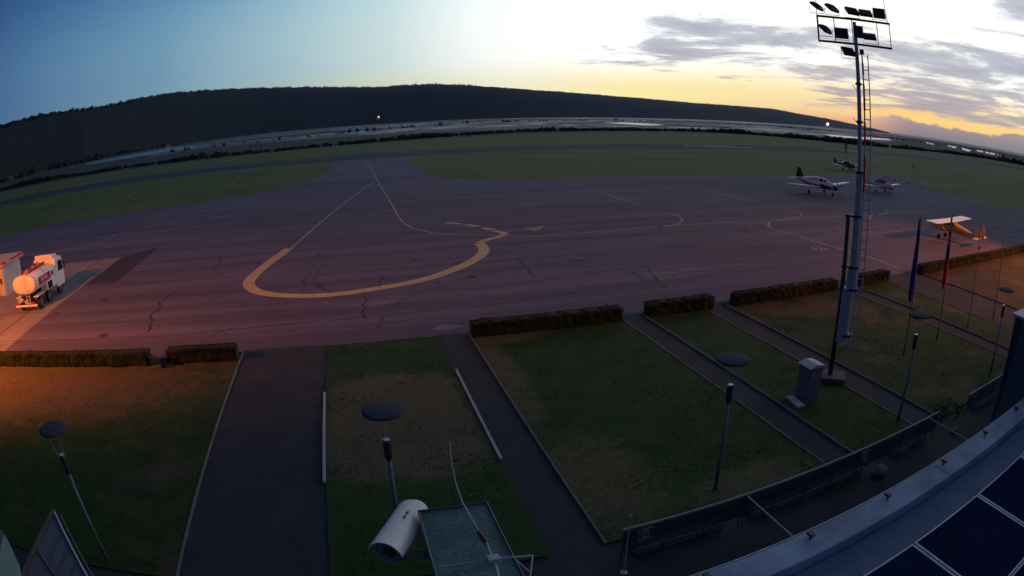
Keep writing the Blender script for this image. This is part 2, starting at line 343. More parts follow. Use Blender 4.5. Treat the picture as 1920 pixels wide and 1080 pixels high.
# salt pans: mud with shallow water between dykes
b = MB(); b.sheet([pol(-20,700), pol(-13,620), pol(-4,560), pol(6,520), pol(14,540), pol(22,560), pol(34,600), pol(44,620), pol(50,700), pol(52,2300), pol(40,2250), pol(26,2300), pol(8,2500), pol(-6,2300), pol(-14,1500), pol(-20,1000)], .03); struct('salt_pan_mud', b, M['mud'])
rnd = random.Random(3)
b = MB()
for k in range(170):
    a = rnd.uniform(-18, 49); r = 11/math.tan(rad(rnd.uniform(.27, 1.05)))
    if a < -8 and r > 1300: continue
    w = rnd.uniform(.6, 3.2)*(1.6 if r > 1200 else 1); dr = r*rnd.uniform(.02, .07)
    c = pol(a, r)
    # pans lie square to the runway grid
    hw = r*rad(w)*.5; hd = dr*.5; sk = rnd.uniform(-.15,.15)
    b.sheet([(c[0]-hw, c[1]-hd-sk*hw), (c[0]+hw, c[1]-hd+sk*hw), (c[0]+hw, c[1]+hd+sk*hw), (c[0]-hw, c[1]+hd-sk*hw)], .07 + k*.0015)
struct('salt_pan_water', b, M['water'])
b = MB(); b.sheet([(-444.26,915.33),(-389.04,1031.23),(-356.13,1179.64),(-243.97,962.14),(-183.49,728.9),(-223.29,744.19),(-253.84,676.43),(-331.6,686.56)], .1); struct('canal_water', b, M['canal'])
b = MB()
for q in ([(366.98,860.52),(441.7,946.45),(436.13,849.13),(399.14,723.65),(337.25,656.65),(351.16,760.82)], [(560.14,587.67),(597.02,566.05),(786.07,658.5),(676.81,559.26),(513.92,469.32),(463.55,473.19)], [(1170.46,854.65),(1038.5,728.29),(850.31,598.89),(902.75,656.41)], [(1222.12,815.0),(1128.67,719.4),(813.36,524.39),(955.38,632.87)], [(1255.55,736.53),(1191.1,647.71),(1031.93,534.88),(885.9,484.25),(973.77,568.43)], [(1168.51,731.13),(912.62,545.87),(724.33,440.56),(835.91,521.8)]):
    b.sheet(q, .5)
struct('lagoon_water', b, M['canal'])

# bush belts (nobody could count them)
def scrub(name, pts, h0, h1, w, n, seed, label, per=26, leaf=1.0):
    rn = random.Random(seed); b = MB()
    segs = []; tot = 0
    for p, q in zip(pts, pts[1:]):
        l = math.dist(p, q); segs.append((tot, l, p, q)); tot += l
    for k in range(n):
        d = rn.uniform(0, tot)
        for s0, l, p, q in segs:
            if s0 <= d <= s0+l: t = (d-s0)/l; break
        x = p[0]+(q[0]-p[0])*t+rn.uniform(-w, w); y = p[1]+(q[1]-p[1])*t+rn.uniform(-w, w)
        env = .55+.45*noise.noise(Vector((x*.02, y*.02, seed)))*2
        h = rn.uniform(h0, h1)*max(.35, min(1.3, env)); rr = h*rn.uniform(.45, .9)
        for i in range(per):
            th = rn.uniform(0, 6.283); ph = rn.uniform(-.3, 1.5); rad_ = rr*rn.uniform(.6, 1)
            c = Vector((x+rad_*math.cos(th)*math.cos(ph), y+rad_*math.sin(th)*math.cos(ph), max(.1, h*.45+h*.5*math.sin(ph)*rn.uniform(.7,1))))
            u = Vector((rn.uniform(-1,1), rn.uniform(-1,1), rn.uniform(-1,1))).normalized(); v = u.orthogonal().normalized(); s = h*.22*rn.uniform(.6,1.3)*leaf
            b.add([c-u*s, c-v*s*.7, c+u*s, c+v*s*.7], [(0,1,2,3)])
        b.box((x-rr*.55, y-rr*.55, 0), (x+rr*.55, y+rr*.55, h*.55))
    o = b.build(name, M['scrub'], kind='stuff'); setp(o, label, 'bushes')
scrub('scrub', [pol(-42,480), pol(-30,430), (-155,345), (-84,332), (-42,324), (0,338), (60,382), (116,425), pol(22,470), pol(30,510)], 2.2, 4.6, 9, 1300, 5, 'dark scrub belt beyond the grass left and middle')
scrub('scrub', [pol(30,520), pol(35,520), pol(41,480), pol(46,450), pol(50,470), pol(54,520), pol(60,600), pol(66,640), pol(76,700)], 2.6, 5.4, 10, 1000, 6, 'dark scrub belt beyond the runway to the right')
scrub('scrub', [pol(-18,700), pol(-12,640), pol(-5,640), pol(2,800), pol(10,1200), pol(25,1500), pol(40,1500), pol(52,1100), pol(64,1100), pol(78,1200)], 3, 6, 18, 240, 8, 'far thin bush line on the dykes of the salt pans', per=20)
scrub('scrub', [pol(-38,860), pol(-28,1100), pol(-20,1700), pol(-16,1900)], 6, 12, 30, 160, 9, 'dark bushes at the foot of the left hill', per=20)
b = MB()
for (a, r, w, d) in ((17.5,1900,9,50),(20,1950,4,30),(33,1750,14,30),(27,1400,5,20),(12,1500,8,20),(50,1250,10,80),(56,1500,10,200),(62,1500,10,250),(68,1700,14,300),(44,1350,9,25),(38,1950,8,25),(24,900,8,12),(31,820,7,10),(4,1000,12,12),(-6,900,9,10)):
    c = pol(a, r); hw = r*rad(w)*.5
    pts = []
    for k in range(24):
        t = k/24*6.283; rr = 1+.25*math.sin(3*t+a)
        u = Vector((math.cos(rad(a)), -math.sin(rad(a)))); v = Vector((math.sin(rad(a)), math.cos(rad(a))))
        q = Vector(c)+u*hw*rr*math.cos(t)+v*d*.5*rr*math.sin(t); pts.append((q.x, q.y))
    b.prism(pts, -.04, .62)
struct('dyke', b, M['marsh'])

def ridge_trees():
    rn = random.Random(21); b = MB(); hv = [v.co.copy() for v in bpy.data.objects['hills'].data.vertices]; rows = 64; cols = len(hv)//rows
    for k in range(2600):
        i = rn.randrange(cols); 
        if math.degrees(math.atan2(hv[i*rows+9].x, hv[i*rows+9].y)) > 12: continue
        top = max(range(36, 58), key=lambda j: hv[i*rows+j].z/math.hypot(hv[i*rows+j].x, hv[i*rows+j].y)); p = hv[i*rows+top]
        d = math.hypot(p.x, p.y); h = rn.uniform(2.5, 5.0)*(1+(d-1200)/6000)*(1.5 if rn.random() < .04 else 1)
        for q in range(12):
            c = p+Vector((rn.gauss(0,.36)*h, rn.gauss(0,.36)*h, rn.uniform(-.3,.7)*h)); u = Vector((rn.uniform(-1,1),rn.uniform(-1,1),rn.uniform(-1,1))).normalized(); v = u.orthogonal().normalized(); s0 = h*rn.uniform(.25,.42)
            b.add([c-u*s0, c-v*s0*.8, c+u*s0, c+v*s0*.8], [(0,1,2,3)])
    setp(b.build('ridge_woodland', M['scrub'], kind='stuff'), 'ragged tree tops along the hill ridge', 'woodland')
ridge_trees()
# runway, taxiway, apron
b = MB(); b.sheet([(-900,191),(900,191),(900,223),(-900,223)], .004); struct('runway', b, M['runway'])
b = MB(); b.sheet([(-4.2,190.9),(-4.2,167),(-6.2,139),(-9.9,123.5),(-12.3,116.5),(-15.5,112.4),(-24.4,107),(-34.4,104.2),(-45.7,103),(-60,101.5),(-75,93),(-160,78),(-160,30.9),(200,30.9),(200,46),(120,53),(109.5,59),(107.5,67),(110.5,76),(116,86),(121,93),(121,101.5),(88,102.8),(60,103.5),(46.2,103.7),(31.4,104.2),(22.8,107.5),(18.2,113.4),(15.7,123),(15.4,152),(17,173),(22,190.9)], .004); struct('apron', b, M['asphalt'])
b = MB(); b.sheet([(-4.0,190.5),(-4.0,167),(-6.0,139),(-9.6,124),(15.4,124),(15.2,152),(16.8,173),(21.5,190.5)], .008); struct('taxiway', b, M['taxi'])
b = MB(); b.sheet([(-21.6,49.3),(-21.9,64.9),(-25.4,60.7),(-25.4,49.3)], .008); struct('asphalt_patch', b, M['dark_asphalt'])
b = MB()
for x0, x1 in ((-40,-28.42),(-28.29,-25.4)):
    for y0, y1 in ((31.0,41.0),(41.06,60.7)): b.sheet([(x0,y0),(x1,y0),(x1,y1),(x0,y1)], .012)
struct('concrete_pad', b, M['concrete'])
b = MB(); b.sheet([(-40,31.0),(-25.5,31.0),(-25.5,60.6),(-40,60.6)], .008); struct('pad_joint', b, M['black'])

b = MB()
yb = [(-6.03,57.75),(-6.6,55.08),(-7.27,52.27),(-7.8,49.31),(-8.15,46.94),(-8.1,45.14),(-7.52,43.46),(-6.55,42.2),(-5.05,41.25),(-3.13,40.6),(-0.95,40.51),(1.24,41.08),(3.48,41.8),(5.49,42.95),(7.3,44.63),(8.85,46.41),(10.14,48.5),(10.9,50.36),(11.15,52.11),(11.13,53.33)]
b.ribbon(yb, .95, .014, smooth=6)
b.ribbon([(11.18,53.56),(12.07,54.76),(13.12,55.42),(13.92,56.22),(14.47,57.15)], .7, .016, smooth=4)
for q in ([(14.47,57.15),(13.8,58.9)], [(13.85,59.34),(13.05,60.77)], [(12.8,61.85),(11.84,63.42)], [(11.44,63.94),(10.24,65.15)]): b.ribbon(q, .75, .018)
struct('yellow_marking', b, M['yellow'])
b = MB()
for q in ([(5.74,190.41),(5.55,121.03),(5.66,96.69),(5.66,76.98),(5.69,69.22),(6.24,64.26),(7.07,61.95),(8.34,59.58),(10.13,57.99),(14.26,56.37)],
          [(5.65,120.95),(-1.08,85.8),(-5.81,57.66)], [(1.65,163.33),(10.13,160.96)],
          [(14.26,56.37),(16.52,54.95),(19.62,54.92),(24.62,55.16),(29.41,55.37),(37.03,55.61),(41.77,54.58)],
          [(35.18,82.65),(34.94,74.92),(35.08,69.7)], [(34.97,63.02),(35.28,61.31),(34.5,58.88),(33.28,57.11),(31.69,55.92),(29.56,55.32)],
          [(52.98,83.39),(52.35,78.13),(52.2,69.41)],
          [(52.43,61.54),(52.36,59.78),(51.45,57.87),(49.68,56.26),(47.74,55.95),(44.4,54.94),(42.95,53.9),(41.79,52.52),(40.88,50.51),(41.07,48.0),(41.1,44.59),(41.26,39.2),(41.46,35.71),(41.07,32.09)],
          [(41.55,54.29),(48.92,55.28),(58.59,55.11),(71.02,55.04),(78.42,55.36)],
          [(69.54,58.52),(67.69,56.48),(65.62,55.49),(62.26,54.81),(59.91,53.22),(58.77,51.88),(59.15,49.52)],
          [(58.28,36.4),(58.55,32.67)], [(57.25,40.88),(58.28,36.4)], [(76.07,40.49),(76.68,38.84),(77.11,36.52)],
          [(-58.88,78.79),(-58.87,82.98),(-56.63,85.05),(-52.21,85.63),(-47.66,86.53),(-41.65,86.15)],
          [(-45.47,68.52),(-41.62,69.36),(-37.05,70.2),(-34.38,72.49),(-33.28,75.26),(-32.41,79.98),(-29.41,81.82)],
          [(-29.04,83.4),(-27.43,83.42)], [(-26.81,83.99),(-22.38,85.26)], [(-24.81,81.08),(-22.67,82.14)], [(-38.87,69.94),(-36.9,70.47)]):
    b.ribbon(q, .22, .014, smooth=3)
struct('thin_marking', b, M['thin'])
# letter A and stand numbers painted on the apron
def stroke(b, o, ux, uy, segs, w, z):
    for (x0,y0,x1,y1) in segs: b.ribbon([(o[0]+ux[0]*x0+uy[0]*y0, o[1]+ux[1]*x0+uy[1]*y0), (o[0]+ux[0]*x1+uy[0]*y1, o[1]+ux[1]*x1+uy[1]*y1)], w, z)
b = MB()
b.ribbon([(16.9,59.09),(18.88,59.46)], .28, .014); b.ribbon([(16.91,58.93),(17.45,57.49)], .28, .016); b.ribbon([(17.53,57.76),(18.79,59.33)], .3, .018); b.ribbon([(17.62,59.13),(17.63,57.73)], .2, .02)
b.ribbon([(38.6,41.81),(38.58,40.85)], .25, .014)
b.ribbon([(39.48,41.75),(39.58,41.23),(38.9,40.74),(39.12,40.43),(40.01,40.84)], .22, .014)
b.ribbon([(-33.6,70.78),(-31.96,71.09)], .3, .014); b.ribbon([(-31.11,68.09),(-30.05,69.59)], .3, .014)
struct('letter_marking', b, M['thin'])
b = MB()
for x0, x1, yy in ((127,151,214.5),(131,156,206.5),(205,232,214.5),(212,236,206.5)): b.sheet([(x0,yy),(x1,yy),(x1,yy+1.8),(x0,yy+1.8)], .012)
for q in ([(300.36,226.22),(317.2,216.2)], [(298.03,206.25),(331.75,203.15)]): b.ribbon(q, 1.8, .012)
struct('runway_marking', b, M['whitep'])
# sealed cracks and pale repairs
b = MB(); rn = random.Random(11)
def crack(pts, w=.10):
    out = []
    for p, q in zip(pts, pts[1:]):
        for k in range(5):
            t = k/5; out.append((p[0]+(q[0]-p[0])*t+rn.uniform(-.13,.13), p[1]+(q[1]-p[1])*t+rn.uniform(-.13,.13)))
    out.append(pts[-1]); b.ribbon(out, w, .0135)
for q in ([(-14.17,44.86),(-14.65,41.61),(-14.14,39.93),(-14.5,38.51),(-13.9,36.91),(-13.61,35.04)], [(2.12,44.55),(1.65,41.94),(1.43,40.61)], [(0.54,39.94),(0.77,38.61),(0.45,37.5),(0.42,34.9)], [(-2.84,44.38),(-2.47,42.76),(-1.49,40.54)],
          [(12.87,46.5),(12.28,40.6)], [(-4.11,45.4),(-3.5,43.96)], [(-12.63,56.83),(-12.08,52.24),(-12.16,50.68)], [(21.03,40.7),(19.64,36.37),(19.51,34.98)]): crack(q, .14)
for q in ([(-23.99,49.24),(-16.75,48.5),(-10.95,49.55)], [(-24.7,48.67),(-16.69,48.31)], [(-27.36,34.02),(-12.4,34.09),(-2.23,34.86)], [(-1.6,35.01),(5.99,35.28),(13.53,35.91)], [(8.11,39.14),(20.47,40.91),(30.47,41.06)], [(-0.96,54.82),(11.27,53.78)]): crack(q, .07)
struct('asphalt_crack', b, M['black'])
b = MB()
for (px, w, d) in (((1.06,37.68),5.5,.9),((9.4,37.9),3.6,.7),((4.8,32.01),1.6,.9),((7.2,38.12),1.0,.3),((23.45,38.91),2.4,1.0),((20.55,38.5),3.6,1.1),((27.52,38.79),2.2,.7),((21.37,37.22),3.5,.8),((-17.48,84.86),5,1.5)):
    pts = [(px[0]+w*.5*math.cos(t*.35)*(1+.3*math.sin(t*1.9+w)), px[1]+d*.5*math.sin(t*.35)*(1+.3*math.cos(t*2.3+d))) for t in range(18)]
    b.sheet(pts, .0065)
struct('pale_repair', b, layered('pale_repair_asphalt', (.17,.16,.19), (.20,.19,.225), .8, (.13,.12,.15), .9, .55, fine=9))

# paths and lawns (asphalt below, raised lawns with kerbs on it)
b = MB(); b.sheet([(-160,3),(200,3),(200,30.96),(-160,30.96)], .002); struct('path', b, M['path'])
LAWN = [(-60,-6.32,'lawn_a'),(-1.73,4.08,'lawn_b'),(5.66,14.05,'lawn_c'),(15.5,19.35,'lawn_green'),(21.0,31.0,'lawn'),(32.6,36.2,'lawn'),(41.6,120,'lawn_dry')]
b = MB(); k = MB(); rk = random.Random(77)
for i, (x0, x1, m) in enumerate(LAWN):
    lb = MB(); y0, y1 = 12.3, 30.55
    # gently uneven surface
    nx = max(4, int(min(60, x1-x0)/.6)); ny = 34; vs = []; fs = []
    for a in range(nx+1):
        for c in range(ny+1):
            x = x0+(x1-x0)*a/nx; y = y0+(y1-y0)*c/ny
            vs.append((x, y, .05+.02*noise.noise(Vector((x*.7, y*.7, 0)))*(0 < a < nx)))
    for a in range(nx):
        for c in range(ny): q = a*(ny+1)+c; fs.append((q, q+ny+1, q+ny+2, q+1))
    lb.add(vs, fs); struct('lawn', lb, M[m])
    for xx in (x0, x1):
        if (i == 0 and xx == x0) or xx > 100: continue
        if i == 1: continue
        [k.box((xx-.035+rk.uniform(-.007,.007), y0+q_*.93, 0), (xx+.035+rk.uniform(-.007,.007), min(y1, y0+q_*.93+.915), .08+rk.uniform(-.006,.008))) for q_ in range(20)]
    k.box((max(x0,-60), y1, 0), (x1, y1+.08, .075))
struct('kerb', k, M['kerb'])
k = MB()
k.box((-1.83,17.4,0),(-1.735,24.6,.13)); k.box((4.085,17.7,0),(4.18,25.8,.13))
struct('flowerbed_kerb', k, M['kerbw'])
# grass tufts and weeds standing up from the near lawns
def tufts():
    rn = random.Random(99); b = MB()
    for k in range(64000):
        y = 12.6+18*rn.random()**1.25; x = rn.uniform(-24, 34)
        for (x0, x1, m) in LAWN:
            if x0+.1 < x < x1-.1: break
        else: continue
        if noise.noise(Vector((x*.5, y*.5, 2))) < rn.uniform(-.6,.35): continue
        h = rn.uniform(.01,.035)*(2 if rn.random() < .04 else 1); a = rn.uniform(0, 6.28); c, s_ = math.cos(a), math.sin(a); w = rn.uniform(.015,.04)
        dx, dy = rn.gauss(0,.07), rn.gauss(0,.07)
        b.add([(x-c*w, y-s_*w, .04), (x+c*w, y+s_*w, .04), (x+dx+c*w*.3, y+dy+s_*w*.3, .05+h)], [(0,1,2)])
        b.add([(x+s_*w, y-c*w, .04), (x-s_*w, y+c*w, .04), (x-dx, y+dy, .05+h*.8)], [(0,1,2)])
    setp(b.build('grass_tufts', layered('tuft_blades', (.022,.070,.012), (.050,.095,.022), .8, (.150,.130,.070), .35, .56, fine=14, bump=.0), kind='stuff'), 'uneven grass tufts standing up from the near lawns', 'grass')
tufts()
# faint tyre marks and oil drips on the apron
b = MB()
for q in ([(-11.84,32.16),(-7.38,36.31),(-4.03,42.93),(-2.91,55.56)], [(-11.46,31.6),(-6.99,35.6),(-3.52,42.21),(-2.29,54.39)], [(-24.92,36.32),(-18.14,38.09),(-9.43,41.55),(1.12,38.75)], [(18.34,32.82),(18.61,41.6),(10.56,50.49),(1.76,51.57)], [(0.69,30.8),(3.12,38.16),(12.34,43.88),(27.22,44.4)]): b.ribbon(q, .22, .0068, smooth=6)
struct('tyre_mark', b, layered('tyre_marks', (.066,.060,.082), (.098,.090,.12), 1.5, (.11,.10,.135), .8, .5, fine=9))
b = MB(); rn = random.Random(5)
for k_ in range(60):
    x, y = rn.choice([(70,70),(62,42),(-20,40),(30,60),(5,45),(90,72),(45,50)]); x += rn.gauss(0,5); y += rn.gauss(0,4); r_ = rn.uniform(.1,.5)
    b.sheet([(x+r_*math.cos(t*.6)*(1+.3*math.sin(t*2+k_)), y+r_*math.sin(t*.6)) for t in range(10)], .0071+k_*.00005)
struct('oil_stain', b, M['dark_asphalt'])

# ------------------------------------------------------------------ hedges
def hedge(x0, x1, label, y0=29.62, h=.76, w=.85):
    b = MB(); rn = random.Random(int(x0*10)); L_ = x1-x0
    nx = int(L_/.16); ring = 14; rings = []
    for i in range(nx+1):
        x = x0+L_*i/nx; endk = min(1, min(i, nx-i)/1.5*.25+.8); r = []
        for k_ in range(ring):
            t = 2*math.pi*k_/ring; c, s_ = math.cos(t), math.sin(t)
            yy = math.copysign(abs(c)**.35, c)*w/2*endk; zz = math.copysign(abs(s_)**.35, s_)*h/2*(endk if s_ > 0 else 1)
            p = Vector((x, y0+w/2+yy, h/2+zz)); n_ = noise.noise(p*.9)*.09+noise.noise(p*3.1)*.09+noise.noise(p*9)*.06
            r.append((p.x, p.y+(n_ if c > 0 else -n_)*abs(c), max(0, p.z+n_*(s_ > 0))))
        rings.append(r)
    b.rings(rings)
    for k_ in range(int(L_*420)):
        x = rn.uniform(x0, x1); t = rn.uniform(-.15, math.pi+.15); c, s_ = math.cos(t), math.sin(t)
        p = Vector((x, y0+w/2+math.copysign(abs(c)**.35, c)*w/2*1.02, max(.03, h/2+math.copysign(abs(s_)**.35, s_)*h/2*1.02)))
        u = Vector((rn.uniform(-1,1), rn.uniform(-1,1), rn.uniform(-1,1))).normalized(); v = u.orthogonal().normalized(); s0 = rn.uniform(.02,.048)
        b.add([p-u*s0, p-v*s0*.6, p+u*s0, p+v*s0*.6], [(0,1,2,3)])
    b.build('hedge', M['hedge'], label=label, cat='hedge', group='clipped hedges along the apron edge')
hedge(-42, -11.6, 'long clipped hedge at far left, lit red by the floodlight', y0=29.0)
hedge(-10.5, -6.45, 'short clipped hedge left of the wide path', y0=29.2)
hedge(5.7, 14.0, 'long clipped hedge behind the largest middle lawn', y0=29.8)
hedge(15.6, 20.0, 'short clipped hedge between second and third narrow paths', y0=29.8)
hedge(21.5, 30.6, 'clipped hedge just left of the floodlight mast', y0=29.6)
hedge(32.8, 36.85, 'short clipped hedge just right of the floodlight mast', y0=29.7)
hedge(41.4, 100, 'longest clipped hedge at far right below the yellow aeroplane', y0=29.6)

# ------------------------------------------------------------------ floodlight mast
def floodlight(parent, x, z, tilt, yaw, m=None):
    """a box-shaped lamp on a U bracket; returns the object at its pivot"""
    b = MB(); w, h, d = .60, .48, .09
    b.prism([(-h/2,-d*.25),(-h/2+.05,-d),(h/2-.05,-d),(h/2,-d*.25),(h/2,d*.6),(-h/2,d*.6)], -w/2, w/2, ax='x')
    o = b.build('floodlight', m or M['dmetal'], parent, bevel=.012)
    o.location = (x, 0, z); o.rotation_euler = (rad(tilt), 0, rad(yaw))
    g_ = MB(); g_.box((-w/2+.04, -h/2+.04, d*.6), (w/2-.04, h/2-.04, d*.6+.012)); g_.build('lamp_glass', M['lens'], o)
    f = MB()
    for i in range(7): f.box((-w/2+.06+i*.075, -h/2+.08, -d-.04), (-w/2+.068+i*.075, h/2-.08, -d))
    f.build('cooling_fin', M['dmetal'], o)
    br = MB(); br.tube([(x-w/2-.03,0,z),(x-w/2-.03,0,z-.3),(x+w/2+.03,0,z-.3),(x+w/2+.03,0,z)], .014, 6); br.build('bracket', M['dmetal'], parent)
    return o
def mast(label, loc, rz):
    r = empty('floodlight_mast', loc, rz, label, 'light mast')
    b = MB(); b.box((-.55,-.55,0),(.65,.55,.28)); b.build('base_block', mat('mast_base_concrete',(.12,.12,.12),.9), r, bevel=.03)
    b = MB(); b.tube([(-.10,0,.28),(-.10,0,7.4)], [.12,.10], 10); b.build('hinge_column', M['brown'], r, smooth=True)
    PX = .33
    MB().tube([(.17,0,1.9),(.19,0,4.3)], [.30,.29], 16).build('pole', M['metal'], r)
    for z0, z1, r0, r1 in ((4.3,5.2,.25,.245),(5.2,9.2,.185,.155),(9.2,15.6,.105,.085)):
        MB().tube([(PX,0,z0),(PX,0,z1)], [r0,r1], 14).build('pole', M['metal'], r)
    for z_, rr in ((2.2,.33),(4.25,.33),(5.2,.27),(7.35,.22),(9.2,.20),(11.3,.15),(12.9,.15)):
        MB().tube([(PX,0,z_-.05),(PX,0,z_+.05)], rr, 14).build('collar', M['dmetal'], r)
        if z_ < 8: MB().box((-.25,-.06,z_-.04),(PX-rr+.02,.06,z_+.04)).build('hinge_arm', M['dmetal'], r)
    LX = PX+.24
    b = MB()
    b.tube([(LX,0,1.2),(LX,0,14.4)], .034, 6); b.tube([(LX+.30,0,1.2),(LX+.27,0,14.2)], .026, 6)
    for i in range(int(13/.42)):
        z_ = 1.35+i*.42; b.tube([(LX,0,z_),(LX+.29,0,z_)], .021, 5)
    for z_ in (2.4,5.2,7.3,9.2,11.3,12.9,14.2): b.tube([(PX,0,z_),(LX+.02,0,z_)], .022, 5)
    b.build('ladder', M['metal'], r)
    rc = mat('red_segment',(.75,.01,.01),.5)  # short red lengths laid along the inner ladder rail
    for z0, z1 in ((8.4,9.9),(10.4,11.3),(11.8,12.9),(13.3,13.8)): MB().tube([(LX,-.06,z0),(LX,-.06,z1)], .048, 6).build('red_segment', rc, r)
    H0, H1 = 14.62, 15.72; FX = PX+.02
    b = MB()
    for z_ in (H0, H1): b.box((FX-1.78,-.045,z_-.045),(FX+1.72,.045,z_+.045))
    for x_, rr in ((-1.74,.04),(-.98,.022),(-.14,.02),(1.06,.018),(1.68,.02)): b.box((FX+x_-rr,-rr,H0-.04),(FX+x_+rr,rr,H1+.04))
    b.build('lamp_frame', M['dmetal'], r, bevel=.008)
    MB().box((FX-.06,-.14,H0+.3),(FX+.36,.14,H0+.82)).build('junction_box', M['dmetal'], r, bevel=.02)
    MB().box((FX+.12,-.06,H0-.42),(FX+.32,.06,H0-.2)).build('junction_box', M['dmetal'], r, bevel=.01)
    for x0_, x1_, hh in ((-1.74,-1.76,1.5),(1.62,1.5,1.6)): MB().tube([(FX+x0_,0,H1),(FX+x1_,0,H1+hh)], .014, 5).build('antenna_rod', M['dmetal'], r)
    for z_ in (12.6, 11.2): MB().tube([(PX-.08,0,z_),(PX-.30,0,z_+.28)], .012, 5).build('cable_hook', M['dmetal'], r)
    red = mat('red_light_tint_housing', (.62,.03,.07), .5)  # red light falling on one lamp is put into its housing colour
    for (x_, z_, t_, y_, m_) in ((-1.72,H1+.42,-142,62,None),(-1.02,H1+.40,-140,52,None),(-.08,H1+.36,-138,22,None),(.56,H1+.34,-142,4,None),(1.24,H1+.42,-100,-4,red),
                             (-1.42,H0+.52,-138,60,None),(-.66,H0+.42,-100,0,None),(.66,H0+.40,-146,-3,None),(-.42,H0-.36,-135,26,None)):
        floodlight(r, FX+x_, z_, t_, y_, m_)
    return r
mst = mast('tall floodlight mast with ladder and nine lamps beside the grey cabinet', (19.30, 18.35, 0), rad(-42))
m2 = copy_tree(mst); m2['label'] = 'second floodlight mast outside the frame at left, shining orange on the fuel truck'
m2.location = (-33, 19.5, 0); m2.rotation_euler = (0, 0, rad(10))
m3 = copy_tree(mst); m3['label'] = 'third floodlight mast outside the frame at right, shining orange on the yellow aeroplane'
m3.location = (70, 12, 0); m3.rotation_euler = (0, 0, rad(40))
def spot(name, parent, loc, target, power, size, color, rad_=.25, blend=.8):
    l = bpy.data.lights.new(name, 'SPOT'); l.energy = power; l.color = color; l.spot_size = rad(size); l.spot_blend = blend; l.shadow_soft_size = rad_
    o = bpy.data.objects.new(name, l); col.objects.link(o); o.parent = parent
    mw = Matrix.Translation(loc); d = (Vector(target)-Vector(loc)).normalized(); q = d.to_track_quat('-Z', 'Y')
    o.matrix_world = mw @ q.to_matrix().to_4x4()
    bpy.context.view_layer.update()
    o.matrix_parent_inverse = Matrix.Identity(4)
    o.matrix_basis = parent.matrix_world.inverted() @ (mw @ q.to_matrix().to_4x4())
    return o
bpy.context.view_layer.update()
SOD = (1.0, .215, .014)
spot('lamp', m2, (-32.7, 20.0, 14.2), (-26, 46, 0), 43000, 140, SOD)
spot('lamp', m3, (69.6, 12.6, 15.2), (44, 37, 0), 43000, 88, SOD)

# ------------------------------------------------------------------ path lamps: post with uplight and a reflector disc
def path_lamp(label, loc, rz=0, first=[None]):
    if first[0]:
        r = copy_tree(first[0]); r.location = loc; r.rotation_euler = (0,0,rz); r['label'] = label; return r
    r = empty('path_lamp', loc, rz, label, 'lamp', 'path lamps with reflector discs')
    MB().tube([(0,0,0),(0,0,.04)], .16, 14).build('base_plate', M['dmetal'], r)
    MB().tube([(0,0,.04),(0,0,3.1)], [.065,.055], 12).build('post', mat('grey_lamp_post',(.16,.18,.22),.5), r, smooth=True)
    b = MB(); b.tube([(0,0,3.1),(0,0,3.2),(0,0,3.62),(0,0,3.68)], [.06,.095,.105,.085], 16); b.build('uplight_head', M['dmetal'], r)
    MB().tube([(0,0,3.682),(0,0,3.70)], .083, 16).build('glass_lens', mat('pale_lens',(.8,.8,.8),.2), r)
    for k_ in range(3):
        t = rad(200+120*k_); MB().tube([(.09*math.cos(t),.09*math.sin(t),3.55),(.36*math.cos(t),.36*math.sin(t),4.43)], .008, 5).build('stay_rod', M['metal'], r)
    b = MB(); b.tube([(0,0,4.40),(0,0,4.44),(0,0,4.475),(0,0,4.50)], [.30,.50,.51,.42], 36); b.build('reflector_disc', mat('disc_paint',(.055,.072,.085),.85,.12,3,spec=.1), r, smooth=True)
    first[0] = r; return r
path_lamp('path lamp standing in the left lawn, leftmost of the row', (-8.98, 12.75, 0), 0)
path_lamp('path lamp in the dry lawn just above the white camera housing', (.34, 13.4, 0), .2)
path_lamp('path lamp in the middle lawn left of the grey cabinet', (9.82, 13.45, 0), -.1)
path_lamp('path lamp standing behind the navy flag', (19.05, 13.45, 0), .3)
path_lamp('path lamp farthest right, beside the dark tower', (27.5, 13.2, 0), .1)

# ------------------------------------------------------------------ electrical cabinet and slab
r = empty('electrical_cabinet', (17.0, 17.5, 0), 0, 'grey electrical cabinet with sloping pale lid at the foot of the mast', 'cabinet')
gm = mat('cabinet_grey', (.16,.17,.2), .6, .1, 3)
b = MB(); b.box((-.42,-.42,0),(.42,.42,.08)); b.build('plinth', M['kerb'], r)
b = MB(); b.box((-.38,-.38,.08),(.38,.38,1.5)); b.build('body', gm, r, bevel=.015)
b = MB(); b.prism([(-.46,1.5),(.46,1.5),(.46,1.54),(0,1.64),(-.46,1.54)], -.44, .44, ax='y'); b.build('lid', mat('pale_lid',(.42,.43,.46),.5), r, bevel=.01)
b = MB(); b.box((-.33,-.395,.15),(-.01,-.382,1.42)); d_ = b.build('door', gm, r, bevel=.004); MB().box((.01,-.395,.15),(.33,-.382,1.42)).build('door', gm, r, bevel=.004)
b = MB(); b.box((-.05,-.42,.7),(-.025,-.397,.9)); b.build('handle', M['dmetal'], d_)
b = MB(); b.prism([(16.08,17.85),(16.4,17.72),(16.29,16.78),(15.88,16.79)], .05, .16); b.build('concrete_slab', M['kerbw'], bevel=.015, label='pale concrete slab lying in the grass beside the grey cabinet', cat='slab')

